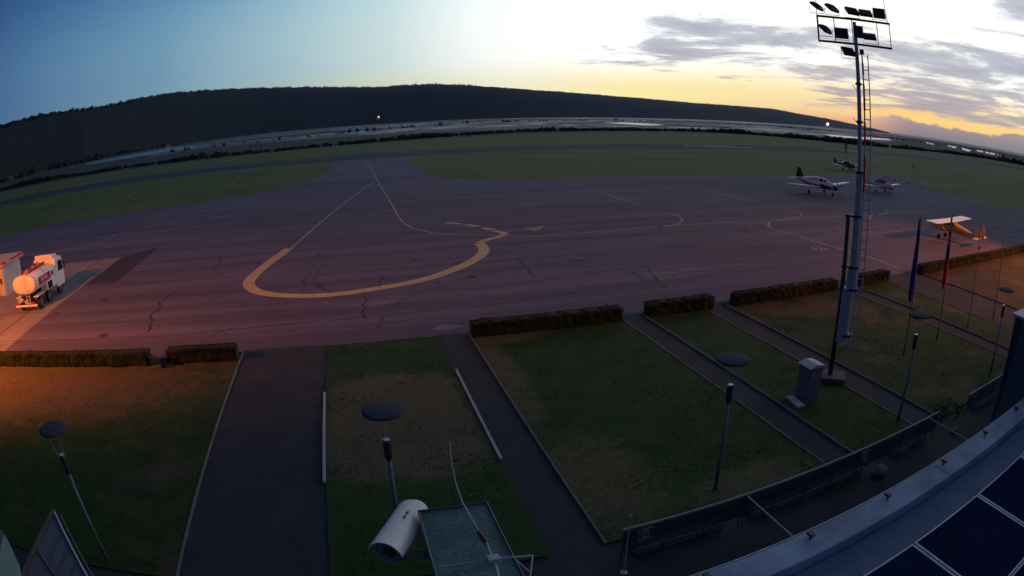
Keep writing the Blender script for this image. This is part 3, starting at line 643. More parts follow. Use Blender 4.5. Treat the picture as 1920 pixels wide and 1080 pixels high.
# ------------------------------------------------------------------ flagpoles
def flagpole(label, loc, h, flag=None):
    r = empty('flagpole', loc, 0, label, 'flagpole', 'flagpoles in the right lawn')
    b = MB(); b.tube([(0,0,0),(0,0,.5),(0,0,.52),(0,0,h)], [.06,.06,.045,.028], 10); b.build('pole', M['dmetal'] if flag else mat('thin_pole',(.13,.12,.11),.6), r, smooth=True)
    b = MB(); b.tube([(0,0,h),(0,0,h+.05),(0,0,h+.09)], [.03,.05,.01], 8); b.build('finial', M['metal'], r)
    MB().tube([(.06,.02,.9),(.055,.02,h-.1)], .006, 4).build('rope', M['metal'], r)
    return r
def flag(label, loc, ztop, length, wid, bands):
    """cloth hanging limp along its pole: pleated tube of folds, banded by material"""
    b = MB(); n = 30; m_ = 22; rings = []
    for i in range(n+1):
        q = i/n; z = ztop-length*q; rr = wid*(.22+.78*math.sin(min(1, q*1.25)*math.pi/2)**.8)*(1 if q < .93 else 1-(q-.93)*7)
        ring = []
        for k_ in range(m_):
            t = 2*math.pi*k_/m_; f = .55+.33*math.sin(t*3+q*2.2)+.12*math.sin(t*5-q*4)
            ring.append((loc[0]-wid*.55-q*.10+rr*f*math.cos(t), loc[1]+rr*f*.8*math.sin(t), z))
        rings.append(ring)
    for i in range(n):
        q = (i+.5)/n; mi = 0
        for j, (a, c) in enumerate(bands):
            if q >= a: mi = j
        b.rings([rings[i], rings[i+1]], mi, cap=(i in (0, n-1)))
    ms = [mat('flag_cloth_%d' % j, c, .9, .25, 5) for j, (a, c) in enumerate(bands)]
    o = b.build('flag', ms, smooth=True); setp(o, label, 'flag'); return o
flagpole('flagpole carrying the limp navy flag', (25.1, 18.4, 0), 7.1, True)
flag('limp navy flag hanging from the left flagpole', (25.1,18.4), 7.0, 4.1, .22, [(0,(.02,.04,.22))])
flagpole('flagpole carrying the limp red and white flag', (29.0, 18.7, 0), 7.1, True)
flag('limp white, blue and red flag hanging from its pole right of the navy flag', (29.0,18.7), 7.0, 4.0, .19, [(0,(.5,.45,.40)),(.2,(.30,.02,.02)),(.26,(.45,.38,.34)),(.40,(.03,.02,.09)),(.58,(.9,.012,.03))])
flagpole('bare thin flagpole in front of the yellow aeroplane tail', (33.0, 18.7, 0), 7.0)
flagpole('bare thin flagpole farthest right near the long hedge', (37.2, 18.7, 0), 7.0)

# ------------------------------------------------------------------ terrace fence
MESH = mat('navy_fence_mesh', (.040,.058,.12), .5, .2, 2)
_t = MESH.node_tree; _o = _t.nodes['Material Output']; _mx = _t.nodes.new('ShaderNodeMixShader'); _tr = _t.nodes.new('ShaderNodeBsdfTransparent'); _mx.inputs[0].default_value = .3
_t.links.new(_t.nodes['Principled BSDF'].outputs[0], _mx.inputs[1]); _t.links.new(_tr.outputs[0], _mx.inputs[2]); _t.links.new(_mx.outputs[0], _o.inputs['Surface'])
def fence(x0, x1, y, label, signs=()):
    r = empty('terrace_fence', (x0, y, 0), 0, label, 'fence')
    n = max(1, round((x1-x0)/1.25)); w = (x1-x0)/n; pm = MESH or mat('navy_fence_panel', (.040,.058,.12), .35, .2, 2)
    for i in range(n+1): MB().tube([(i*w,0,0),(i*w,0,1.12)], .02, 8).build('post', M['dmetal'], r)
    MB().tube([(-.03,0,1.14),(x1-x0+.03,0,1.14)], .022, 8).build('top_rail', M['metal'], r)
    for i in range(n):
        b = MB(); b.box((i*w+.03,-.008,.34),((i+1)*w-.03,.008,1.08)); b.build('panel', pm, r)
    for sx_ in signs:
        q = MB(); q.box((sx_-.22,-.022,.62),(sx_+.22,-.012,1.02)); sg = q.build('sign_plate', mat('sign_dark',(.06,.07,.10),.5), r)
        q = MB(); q.tube([(sx_+.12*math.cos(t*.314),-.026,.82+.12*math.sin(t*.314)) for t in range(21)], .018, 5)
        q.tube([(sx_-.085,-.026,.735),(sx_+.085,-.026,.905)], .010, 5); q.tube([(sx_-.05,-.026,.86),(sx_,-.026,.78),(sx_+.05,-.026,.86)], .008, 5)
        q.tube([(sx_-.2,-.026,.64),(sx_+.2,-.026,.64),(sx_+.2,-.026,1.0),(sx_-.2,-.026,1.0),(sx_-.2,-.026,.64)], .014, 4)
        q.build('sign_symbol', M['kerbw'], sg)
    return r
fence(5.75, 19.3, 11.45, 'long navy panelled terrace fence with top rail in front of the lawns', signs=(.62, 8.9))
fence(22.0, 30.0, 11.45, 'shorter terrace fence beyond the planted gap at right')
def rail(x, y0, y1, label):
    r = empty('railing', (x, y0, 0), 0, label, 'railing')
    MB().tube([(0,0,1.12),(0,y1-y0,1.12)], .022, 8).build('top_rail', M['metal'], r)
    for k_ in range(4): MB().tube([(0,(y1-y0)*k_/3,0),(0,(y1-y0)*k_/3,1.12)], .018, 6).build('post', M['dmetal'], r)
rail(9.5, 4.4, 11.35, 'thin railing running from the left part of the fence to the building')
rail(18.5, 4.4, 11.35, 'thin railing running from the right end of the fence to the building')
lb_ = ['low concrete kerb wall under the fence sign at left', 'longest low concrete kerb wall under the middle of the fence', 'short low concrete kerb wall near the fence end', 'low concrete kerb wall under the far right fence']
for (x0, x1), l_ in zip(((6.2,8.95),(10.0,14.9),(16.7,18.9),(23.2,26.8)), lb_):
    MB().box((x0,11.5,0),(x1,11.85,.26)).build('kerb_wall', M['kerb'], bevel=.03, label=l_, cat='low wall', group='low kerb walls along the fence')
# boulder and small plants in the gap
def boulder(c, s_, label):
    b = MB(); rr = []
    for i in range(9):
        ph = -math.pi/2+math.pi*i/8
        rr.append([(c[0]+s_*math.cos(ph)*math.cos(t*.5236)*(1+.3*noise.noise(Vector((i*.7,t*.6,s_)))), c[1]+s_*.8*math.cos(ph)*math.sin(t*.5236)*(1+.3*noise.noise(Vector((i*.7,t*.6,3)))), max(0,s_*.5+s_*.6*math.sin(ph))) for t in range(12)])
    b.rings(rr); b.build('boulder', M['kerb'], label=label, cat='boulder')
boulder((15.3,11.0), .36, 'grey boulder on the terrace below the fence')
boulder((20.6,11.0), .22, 'small grey boulder in the planted gap of the fence')
def plant(c, h, n, label):
    rn = random.Random(int(c[0]*31)); r = empty('garden_plant', (c[0],c[1],0), 0, label, 'plant', 'young plants in the fence gap')
    b = MB()
    for i in range(5): b.tube([(0,0,0),(rn.uniform(-.1,.1),rn.uniform(-.1,.1),h*.5),(rn.uniform(-.3,.3),rn.uniform(-.3,.3),h)], [.012,.009,.004], 5)
    b.build('stem', M['brown'], r); b = MB()
    for i in range(n):
        p = Vector((rn.gauss(0,.2), rn.gauss(0,.2), rn.uniform(.15,h))); u = Vector((rn.uniform(-1,1),rn.uniform(-1,1),rn.uniform(-.4,1))).normalized(); v = u.orthogonal().normalized(); s0 = rn.uniform(.04,.09)
        b.add([p, p+u*s0+v*s0*.35, p+u*s0*2, p+u*s0-v*s0*.35], [(0,1,2,3)])
    b.build('foliage', M['hedge'], r)
plant((19.8,11.8), .9, 160, 'leafy young plant nearest the fence end')
plant((20.7,12.0), .7, 130, 'low leafy plant in the middle of the fence gap')
plant((21.5,11.6), .8, 150, 'leafy plant beside the far right fence')
for (x_, l_) in ((5.62,'thin bare metal post at the left end of the terrace fence'),):
    r = empty('thin_post', (x_, 10.95, 0), 0, l_, 'post')
    MB().tube([(0,0,0),(0,0,1.95)], [.024,.018], 8).build('pole', M['metal'], r); MB().tube([(0,0,1.95),(0,0,2.0)], .028, 8).build('cap', M['metal'], r); MB().tube([(0,0,0),(0,0,.03)], .1, 10).build('base_plate', M['metal'], r)

# ------------------------------------------------------------------ terminal building (roof edge in the lower right)
r = empty('terminal_building', (0,0,0), 0, 'terminal building with pale roof parapet and dark solar panels, lower right', 'building')
wallm = mat('building_wall', (.30,.30,.31), .8, .1, 1.5, bump=.1); par = mat('parapet_sheet_metal', (.26,.34,.44), .75, .30, 1.1, bump=.05, spec=.2)
gut = mat('gutter_metal', (.10,.16,.25), .7, .12, 2, spec=.2)
X0, X1 = 1.4, 34
b = MB(); b.box((X0+.1,-14,0),(X1-.1,3.8,6.25)); b.build('wall', wallm, r)
b = MB()
for k_ in range(6):
    x_ = X0+.06+k_*5.6
    b.box((x_, 3.56, 6.36), (min(x_+5.595, X1-.1), 3.97, 6.62))
b.build('parapet', par, r, bevel=.012)
MB().box((X0,3.0,6.25),(X1,3.54,6.46)).build('gutter', gut, r)
b = MB(); b.box((X0,3.97,6.18),(X1,4.0,6.60)); b.build('fascia', par, r)
b = MB(); b.box((X0,-13.9,6.25),(X1,3.0,6.30)); b.build('roof_deck', M['dmetal'], r)
b = MB(); b.tube([(X0,4.03,6.585),(X1,4.03,6.585)], .014, 6); b.build('edge_cable', M['metal'], r)
for k_ in range(12):
    b = MB(); x_ = 2.95+k_*1.42; b.tube([(x_,3.86,6.62),(x_,3.86,6.67)], .018, 8); b.box((x_-.03,3.82,6.66),(x_+.03,3.92,6.70)); b.build('cable_clip', M['dmetal'], r)
pvm = mat('solar_cell', (.010,.019,.050), .7, .2, 3, spec=.0)
n_ = 0
for i in range(12):
    for j in range(5):
        x_ = 2.18+i*1.64; y_ = 1.26-j*1.68
        f_ = MB(); a0, a1, c0_, c1_ = x_+.015, x_+1.625, y_, y_+1.66
        for q in (((a0,c0_),(a1,c0_+.032)),((a0,c1_-.032),(a1,c1_)),((a0,c0_+.034),(a0+.032,c1_-.034)),((a1-.032,c0_+.034),(a1,c1_-.034))):
            f_.box((q[0][0],q[0][1],6.52),(q[1][0],q[1][1],6.565))
        fo = f_.build('solar_panel', M['metal'], r)
        MB().box((a0+.033,c0_+.033,6.53),(a1-.033,c1_-.033,6.553)).build('glass_face', pvm, fo)
# tower part rising at the right edge of the picture
r2 = empty('stair_tower', (0,0,0), 0, 'dark tower with teal glazed foot cut by the right picture edge', 'tower')
ta = (11.872,5.296,7.725); tb = (11.871,5.299,6.458)
b = MB(); b.box((ta[0],ta[1]-2.0,0),(ta[0]+3.5,ta[1],ta[2])); b.build('shaft', mat('dark_cladding',(.03,.04,.06),.5,.15,1), r2, bevel=.03)
b = MB(); b.box((ta[0]-.06,ta[1]-2.06,ta[2]),(ta[0]+3.56,ta[1]+.06,ta[2]+.05)); b.build('cap', M['metal'], r2, bevel=.01)
b = MB(); b.prism([(ta[0]-1.0,3.6),(ta[0]-.01,3.6),(ta[0]-.01,7.9),(ta[0]-.12,7.9)], ta[1]-1.6, ta[1]-.35, ax='y'); b.build('glazed_panel', mat('teal_glass',(.03,.085,.10),.25,.15,1.2), r2, bevel=.02)

# ------------------------------------------------------------------ glazed canopy and awning at lower left
r = empty('glazed_canopy', (0,0,0), 0, 'grey glazed canopy roof with diagonal ridge in the lower left corner', 'canopy')
A = Vector((-4.955,6.051,6.547)); B = Vector((-4.091,4.998,6.279)); C = Vector((-4.967,4.260,6.574)); Dd = Vector((-4.467,3.357,6.460))
gl = mat('canopy_glass', (.075,.085,.11), .45, .1, 1)
nrm = (B-A).cross(C-A).normalized()
if nrm.z < 0: nrm = -nrm
b = MB(); b.add([A, B, C, A-nrm*.03, B-nrm*.03, C-nrm*.03], [(0,1,2),(5,4,3),(0,3,4,1),(1,4,5,2),(2,5,3,0)]); b.build('glass_pane', gl, r)
b = MB(); b.tube([A+nrm*.03, B+nrm*.03], .022, 6); b.build('ridge_tube', M['metal'], r)
b = MB(); b.tube([A+nrm*.02, C+nrm*.02], .045, 6); b.build('eaves_bar', M['dmetal'], r)
b = MB()
for q in (.30, .52, .74): b.tube([A.lerp(B, q)+nrm*.012, A.lerp(B, q)+(C-A)*(1-q)+nrm*.012], .015, 5)
b.tube([A.lerp(C,.55)+nrm*.014, C.lerp(B,.55)+nrm*.014], .02, 5)
b.tube([A.lerp(B,.06)+nrm*.016-(B-A).cross(nrm).normalized()*.09, B+nrm*.016-(B-A).cross(nrm).normalized()*.09], .018, 5)
b.build('glazing_bar', M['dmetal'], r)
for P_ in (A, B, C): MB().tube([P_-nrm*.05, (P_.x, P_.y, 0)], .04, 8).build('post', M['dmetal'], r)
ps = [Vector((-4.605,4.024,7.594)), Vector((-4.522,4.063,7.530)), Vector((-4.469,4.034,7.429)), Vector((-4.433,3.980,7.325)), Vector((-4.392,3.918,7.211)), Vector((-4.394,3.757,7.053)), Vector((-4.747,3.369,7.112))]
zc = ps[3].z
C0 = Vector((0,0,11)); ps = [C0+(p-C0)*((zc-11)/(p.z-11)) for p in ps]
r = empty('awning', (ps[0].x, ps[0].y, 0), 0, 'pale green canvas awning with wavy edge in the lower left corner', 'awning')
b = MB(); lp = [(p.x-ps[0].x, p.y-ps[0].y) for p in ps]; b.prism(lp, zc, zc+.02); b.build('canopy', mat('pale_green_canvas', (.30,.40,.30), .8, .15, 2), r)
b = MB(); b.tube([(lp[1][0],lp[1][1],zc+.03),(lp[6][0],lp[6][1],zc+.03)], .02, 6); b.build('rib', M['dmetal'], r)
b = MB(); b.tube([(lp[5][0],lp[5][1],zc),(lp[5][0],lp[5][1],0)], .03, 8); b.build('pole', M['dmetal'], r)

# ------------------------------------------------------------------ camera housing, board and antenna hung just below this camera
r = empty('camera_housing', (0.065,1.745,9.661), 0, 'white tubular camera housing with open hood beside the green board', 'camera')
o0 = Vector((0.065,1.745,9.661))
fr_ = Vector((0.001,1.650,9.669))-o0; bk = Vector((0.113,1.883,9.649))-o0; ax = (bk-fr_).normalized()
wm = mat('white_housing', (.82,.79,.72), .4, .05, 8)
def ringset(c, ax_, r_, n=28, flat=0):
    up = Vector((0,0,1)); a_ = (up-ax_*up.dot(ax_)).normalized(); b_ = ax_.cross(a_)
    return [c+a_*math.cos(6.2832*k_/n)*r_*(1 if math.cos(6.2832*k_/n) > 0 else 1-flat)+b_*math.sin(6.2832*k_/n)*r_ for k_ in range(n)]
b = MB(); b.rings([ringset(fr_+ax*.02, ax, .050), ringset(fr_+ax*.02, ax, .054), ringset(fr_-ax*.012, ax, .056), ringset(bk, ax, .056), ringset(bk+ax*.02, ax, .048), ringset(bk+ax*.035, ax, .03)], cap=True); b.build('shell', wm, r, smooth=True)
b = MB(); b.rings([ringset(fr_-ax*.011, ax, .050), ringset(fr_-ax*.015, ax, .050)]); ft = b.build('front_plate', mat('grey_front',(.2,.2,.23),.4), r)
b = MB(); b.rings([ringset(fr_-ax*.016, ax, .022), ringset(fr_-ax*.02, ax, .020)]); b.build('lens', M['glass'], ft)
up_ = (Vector((0,0,1))-ax*ax.z).normalized(); sd = ax.cross(up_)
b = MB(); hood = []
for t in range(15):
    an = rad(-75+150*t/14); hood.append(up_*math.cos(an)*.064+sd*math.sin(an)*.064)
vs = [fr_-ax*.055+h for h in hood]+[bk-ax*.01+h for h in hood]+[fr_-ax*.055+h*.955 for h in hood]+[bk-ax*.01+h*.955 for h in hood]
fs = []
for t in range(14): fs += [(t,t+1,16+t,15+t), (31+t,30+t,45+t,46+t), (t+1,t,30+t,31+t), (15+t,16+t,46+t,45+t)]
fs += [(0,15,45,30),(14,44,59,29)]
b.add(vs, fs); hd = b.build('sun_hood', wm, r, smooth=False)
for q in (.48,.60): c_ = fr_.lerp(bk, q)+up_*.0645+sd*.012; MB().tube([c_-ax*.008, c_+ax*.008], .0035, 6).build('screw_slot', M['black'], hd)
arm0 = Vector((0.119,1.687,9.593))-o0
b = MB(); b.tube([(fr_+bk)*.5-up_*.05, (fr_+bk)*.5-up_*.09, arm0], [.02,.018,.016], 8); b.build('bracket_arm', mat('bracket_white',(.35,.36,.40),.5), r)
# green board (lid of the equipment box)
z1 = 9.72
bq = [(0.12,1.79),(0.36,1.79),(0.37,1.32),(0.12,1.37)]
r = empty('equipment_box', (bq[0][0], bq[0][1], 0), 0, 'weathered green topped equipment box below the antenna', 'box')
lp = [(x-bq[0][0], y-bq[0][1]) for x, y in bq]
cxm = sum(q[0] for q in lp)/4; cym = sum(q[1] for q in lp)/4
b = MB(); b.prism(lp, z1-.012, z1); b.build('lid', layered('weathered_green_board', (.045,.105,.105), (.075,.150,.145), 9, (.10,.17,.17), 14, .6, fine=60, bump=.2, rough=.6), r, bevel=.003)
ins = [(cxm+(x-cxm)*.93, cym+(y-cym)*.93) for x, y in lp]
b = MB(); b.prism(ins, z1-.16, z1-.013); b.build('case', mat('green_case',(.03,.06,.065),.6), r, bevel=.004)
b = MB(); b.tube([(cxm,cym,0),(cxm,cym,z1-.16)], .045, 10); b.build('mounting_pole', M['metal'], r)
b = MB()
for i in range(4): b.tube([(lp[i][0],lp[i][1],z1+.003),(lp[(i+1)%4][0],lp[(i+1)%4][1],z1+.003)], .004, 5)
b.build('edge_trim', mat('green_trim',(.06,.11,.12),.6), r)
# antenna
q0 = Vector((0.241,1.155,9.995))
r = empty('whip_antenna', q0, 0, 'thin curved whip antenna with side arms above the green box', 'antenna')
def RR(*ps_): return [Vector(p)-q0 for p in ps_]
pl = mat('pale_cable', (.42,.42,.45), .5)
b = MB(); b.tube(RR((0.211,1.513,10.147),(0.204,1.462,10.118),(0.202,1.403,10.080),(0.206,1.348,10.053),(0.217,1.283,10.036),(0.228,1.242,10.017)), [.0016,.0018,.002,.0024,.0028,.003], 6); b.build('whip', pl, r)
b = MB(); b.tube(RR((0.226,1.244,10.020),(0.236,1.208,10.009)), [.007,.0085], 8); b.build('joint', mat('dark_red_joint',(.10,.03,.045),.5), r)
b = MB(); b.tube(RR((0.236,1.210,10.011),(0.236,1.176,10.003),(0.241,1.153,9.993),(0.236,1.083,9.989)), .0042, 8); b.build('mast_tube', pl, r)
b = MB(); b.tube(RR((0.110,1.188,9.965),(0.171,1.176,9.974),(0.227,1.156,9.993),(0.284,1.147,9.997),(0.336,1.143,9.993)), [.0028,.003,.0032,.0034,.0034], 6); b.build('side_arm', pl, r)
MB().tube(RR((0.335,1.143,9.993),(0.308,1.078,9.974)), .0022, 6).build('stay', M['metal'], r); MB().tube(RR((0.287,1.146,9.997),(0.312,1.098,9.981)), .0022, 6).build('stay', M['metal'], r)
b = MB(); cq = RR((0.240,1.150,9.997))[0]; b.box((cq.x-.016,cq.y-.012,cq.z-.010),(cq.x+.014,cq.y+.012,cq.z+.010)); b.build('clamp', M['metal'], r, bevel=.002)

# ------------------------------------------------------------------ text helper
def text_mesh(name, txt, size, m, parent, loc, rot, ext=.004):
    cu = bpy.data.curves.new('txt', 'FONT'); cu.body = txt; cu.size = size; cu.extrude = ext; cu.align_x = 'CENTER'; cu.align_y = 'CENTER'
    ob = bpy.data.objects.new('txt', cu); col.objects.link(ob); bpy.context.view_layer.update()
    me = bpy.data.meshes.new_from_object(ob.evaluated_get(bpy.context.evaluated_depsgraph_get())); bpy.data.objects.remove(ob)
    me.materials.clear(); me.materials.append(m)
    o = bpy.data.objects.new(name, me); col.objects.link(o); o.parent = parent; o.location = loc; o.rotation_euler = rot; return o

# ------------------------------------------------------------------ fuel truck
def wheel(parent, x, y, rr=.5, w=.28):
    b = MB(); s_ = 1 if x > 0 else -1
    prof = [(rr*.62,-w/2),(rr*.93,-w/2),(rr,-w/2+.05),(rr,w/2-.05),(rr*.93,w/2),(rr*.62,w/2)]
    n = 24; rings = [[(x+o_, y+q*math.cos(6.2832*k_/n), rr+q*math.sin(6.2832*k_/n)) for k_ in range(n)] for q, o_ in prof]
    b.rings(rings, cap=False); o = b.build('wheel', M['black'], parent, smooth=False)
    b = MB(); b.rings([[(x+o_, y+q*math.cos(6.2832*k_/n), rr+q*math.sin(6.2832*k_/n)) for k_ in range(n)] for q, o_ in ((rr*.62,-w*.45),(rr*.62,w*.45*1),(rr*.5,s_*w*.25),(rr*.2,s_*w*.30))], cap=True)
    b.build('rim', M['rim'], o); return o
T = empty('fuel_truck', (-28.35, 41.3, 0), rad(1.5), 'white fuel tanker truck with orange lit rear parked beside the fuel kiosk', 'truck')
T.scale = (1.14,1.12,1.06)
b = MB(); b.box((-.45,.1,.75),(-.33,6.2,1.0)); b.box((.33,.1,.75),(.45,6.2,1.0))
for y_ in (.2,1.6,3.2,4.8): b.box((-.33,y_,.78),(.33,y_+.12,.96))
b.build('chassis', M['dmetal'], T)
def se(w, h, zc, y, n=36, p=2.6, x0=0):
    return [(x0+math.copysign(abs(math.cos(t))**(2/p), math.cos(t))*w, y, zc+math.copysign(abs(math.sin(t))**(2/p), math.sin(t))*h) for t in [6.28319*k_/n for k_ in range(n)]]
b = MB(); b.rings([se(.6,.4,2.02,-.10), se(1.02,.56,2.02,-.05), se(1.26,.70,2.02,.04), se(1.29,.725,2.02,.12), se(1.29,.725,2.02,4.2), se(1.2,.65,2.02,4.3)]); tank = b.build('tank', M['white'], T, smooth=True)
for y_ in (.10, 2.2):
    b = MB(); b.rings([se(1.30,.735,2.02,y_), se(1.315,.75,2.02,y_+.03), se(1.30,.735,2.02,y_+.07)], cap=False); b.build('tank_band', M['dmetal'], tank)
b = MB(); b.box((-.35,.4,2.74),(.35,3.9,2.80)); b.box((-.38,.38,2.74),(-.35,3.92,2.95)); b.box((.35,.38,2.74),(.38,3.92,2.95)); b.build('walkway', M['red'], T)
for y_ in (1.0,2.3,3.4): MB().tube([(0,y_,2.8),(0,y_,2.92)], .2, 14).build('manhole_cover', M['metal'], T)
b = MB(); b.box((1.295,.75,1.75),(1.325,3.1,2.32)); sp_ = b.build('side_sign', M['red'], T)
text_mesh('lettering', 'PETROL', .42, M['white'], sp_, (1.330,1.92,2.04), (rad(90),0,rad(90)))
b = MB(); b.box((.62,2.15,1.0),(1.34,4.2,1.66)); b.build('pump_cabinet', M['white'], T, bevel=.02)
b = MB(); b.box((1.345,2.3,1.05),(1.355,3.2,1.6)); b.build('cabinet_opening', M['glass'], T)
b = MB(); b.box((1.296,3.35,1.9),(1.31,3.75,2.2)); b.build('badge', M['dmetal'], T)
b = MB(); b.tube([(1.15+.22*math.cos(t*.5),2.75,1.3+.22*math.sin(t*.5)) for t in range(26)], .03, 6); b.build('hose', M['black'], T)
b = MB(); b.box((-1.22,-.12,.42),(1.22,-.02,.58)); b.build('rear_bumper', M['white'], T, bevel=.02)
for s_ in (-1,1):
    b = MB(); b.box((s_*.85-.18,-.16,.62),(s_*.85+.18,-.08,.76)); b.build('tail_light', M['red'], T)
    b = MB(); b.box((s_*1.0-.25,.25,1.02),(s_*1.0+.25,1.75,1.08)); b.build('mudguard', M['white'], T)
b = MB()
for x_ in (.25,.6): b.tube([(x_,-.16,.55),(x_,-.16,2.6),(x_,.15,2.95)], .022, 6)
for k_ in range(8): b.tube([(.25,-.16,.7+k_*.25),(.6,-.16,.7+k_*.25)], .016, 5)
b.build('ladder', M['white'], T)
MB().tube([(-.55,-.12,.95),(-.2,-.12,.95)], .17, 12).build('filter', M['metal'], T); MB().box((-.9,-.1,.7),(-.6,.1,1.0)).build('valve_box', M['metal'], T); MB().box((-.1,-.1,.68),(.2,.05,.9)).build('valve_box', M['metal'], T)
for y_ in (1.0,2.75):
    for x_ in (-1.02,1.02): wheel(T, x_, y_)
for x_ in (-1.05,1.05): wheel(T, x_, 5.15)
b = MB(); b.prism([(4.5,.62),(6.1,.62),(6.2,.95),(6.2,1.75),(6.02,2.72),(5.85,2.92),(4.5,2.95)], -1.2, 1.2, ax='x'); cab = b.build('cab', M['white'], T, bevel=.06)
b = MB(); b.prism([(6.222,1.82),(6.235,1.82),(6.075,2.66),(6.062,2.66)], -1.05, 1.05, ax='x'); b.build('windscreen', M['glass'], cab)
for s_ in (-1,1):
    xx = sorted((s_*1.202, s_*1.215)); b = MB(); b.prism([(5.0,1.8),(6.0,1.8),(5.88,2.6),(5.0,2.6)], xx[0], xx[1], ax='x'); b.build('side_window', M['glass'], cab)
    b = MB(); b.box((s_*1.38-.05,6.0,1.9),(s_*1.38+.05,6.12,2.35)); b.tube([(s_*1.2,5.95,2.4),(s_*1.38,6.05,2.35)], .015, 5); b.build('mirror', M['black'], cab)
    b = MB(); b.box((s_*.9-.15,6.2,.85),(s_*.9+.15,6.24,1.05)); b.build('headlight', M['lens'], cab)
    b = MB(); b.box(((1.203 if s_ > 0 else -1.208),5.05,1.0),((1.208 if s_ > 0 else -1.203),5.95,1.78)); dr = b.build('door', M['white'], cab); 
    b = MB(); b.box((s_*1.22-.015,5.12,1.4),(s_*1.22+.015,5.3,1.44)); b.build('handle', M['black'], dr)
b = MB(); b.prism([(4.45,2.96),(5.6,2.96),(5.3,3.2),(4.45,3.3)], -1.0, 1.0, ax='x'); b.build('roof_spoiler', M['white'], cab, bevel=.04)

# ------------------------------------------------------------------ fuel kiosk
K = empty('fuel_kiosk', (-38.8, 49.8, 0), 0, 'small white fuel kiosk with red banded flat roof behind the truck', 'kiosk')
b = MB(); b.box((-3.5,-2.2,0),(3.2,2.0,2.75)); b.build('wall', mat('kiosk_wall',(.55,.54,.52),.7,.06,1.5), K)
b = MB(); b.box((-3.9,-2.7,2.75),(3.6,2.5,2.84)); b.box((-3.75,-2.55,3.14),(3.45,2.35,3.2)); rf = b.build('roof', mat('kiosk_roof',(.42,.38,.38),.8), K)
b = MB(); b.box((-3.9,-2.7,2.842),(3.6,2.5,3.138)); b.build('fascia_band', M['red'], rf)
b = MB(); b.box((-3.93,-2.73,2.90),(3.63,2.53,2.935)); b.build('white_stripe', M['white'], rf)
text_mesh('lettering', 'PETROL', .3, M['white'], rf, (2.0,-2.735,3.03), (rad(90),0,0)); text_mesh('lettering', 'PETROL', .3, M['white'], rf, (3.635,-1.3,3.03), (rad(90),0,rad(90)))
b = MB(); b.box((1.4,-2.23,0.05),(2.3,-2.203,2.1)); dk = b.build('door', mat('kiosk_door',(.45,.43,.40),.5), K)
MB().box((1.5,-2.27,1.0),(1.56,-2.235,1.15)).build('handle', M['dmetal'], dk)
MB().box((2.55,-2.25,1.1),(2.85,-2.205,1.6)).build('meter_box', M['brown'], K)

# ------------------------------------------------------------------ aeroplanes (nose towards -Y, wings along X)
def loft(secs, n=22):
    return [[(math.cos(6.28319*k_/n)*hw, y, zc+math.sin(6.28319*k_/n)*hh) for k_ in range(n)] for (y, zc, hw, hh) in secs]
def at_sec(secs, y):
    for a, c in zip(secs, secs[1:]):
        if a[0] <= y <= c[0]:
            t = (y-a[0])/(c[0]-a[0]); return [a[i]+(c[i]-a[i])*t for i in range(1,4)]
    return list(secs[-1][1:])
def patch(secs, y0, y1, a0, a1, off=.006, ny=6, na=6):
    b = MB(); vs = []
    for i in range(ny+1):
        y = y0+(y1-y0)*i/ny; zc, hw, hh = at_sec(secs, y)
        for j in range(na+1):
            an = rad(a0+(a1-a0)*j/na); vs.append((math.cos(an)*(hw+off), y, zc+math.sin(an)*(hh+off)))
    b.add(vs, [(i*(na+1)+j, i*(na+1)+j+1, (i+1)*(na+1)+j+1, (i+1)*(na+1)+j) for i in range(ny) for j in range(na)]); return b
def wing(b, root, tip, th=.12, mi=0):
    """root/tip: (x, y_leading, y_trailing, z)"""
    def sec(x, yl, yt, z, t):
        c = yt-yl; return [(x, yl, z), (x, yl+c*.08, z+t*.45), (x, yl+c*.3, z+t*.62), (x, yl+c*.7, z+t*.3), (x, yt, z+.01), (x, yt, z-.01), (x, yl+c*.6, z-t*.2), (x, yl+c*.1, z-t*.32)]
    b.rings([sec(*root, th), sec(*[r_+(t_-r_)*.96 for r_, t_ in zip(root, tip)], th*.62), sec(tip[0], tip[1]+(tip[2]-tip[1])*.2, tip[2]-.02, tip[3], th*.3)], mi)
def fin(b, pts, t=.06, mi=0):
    n = len(pts); cy_ = sum(p[0] for p in pts)/n; cz_ = sum(p[1] for p in pts)/n
    inn = [(cy_+(p[0]-cy_)*.9, cz_+(p[1]-cz_)*.94) for p in pts]
    b.rings([[(-t/2, y, z) for y, z in inn], [(-t*.2, y, z) for y, z in pts], [(t*.2, y, z) for y, z in pts], [(t/2, y, z) for y, z in inn]], mi)
def small_wheel(parent, x, y, rr, strut_to, spat=None):
    b = MB(); n = 16
    b.rings([[(x+o_, y+q*math.cos(6.2832*k_/n), rr+q*math.sin(6.2832*k_/n)) for k_ in range(n)] for q, o_ in ((rr*.4,-.07),(rr*.9,-.07),(rr,-.03),(rr,.03),(rr*.9,.07),(rr*.4,.07))])
    w_ = b.build('wheel', M['black'], parent)
    MB().tube([(x,y,rr),strut_to], [.035,.05], 7).build('gear_leg', spat or M['metal'], parent)
    if spat:
        b = MB(); b.rings([[(x+math.cos(6.2832*k_/10)*a_, y+dy, rr+.06+math.sin(6.2832*k_/10)*h_) for k_ in range(10)] for dy, a_, h_ in ((-.38,.02,.02),(-.25,.09,.12),(0,.11,.17),(.3,.07,.09),(.5,.01,.02))]); b.build('wheel_fairing', spat, w_, smooth=True)
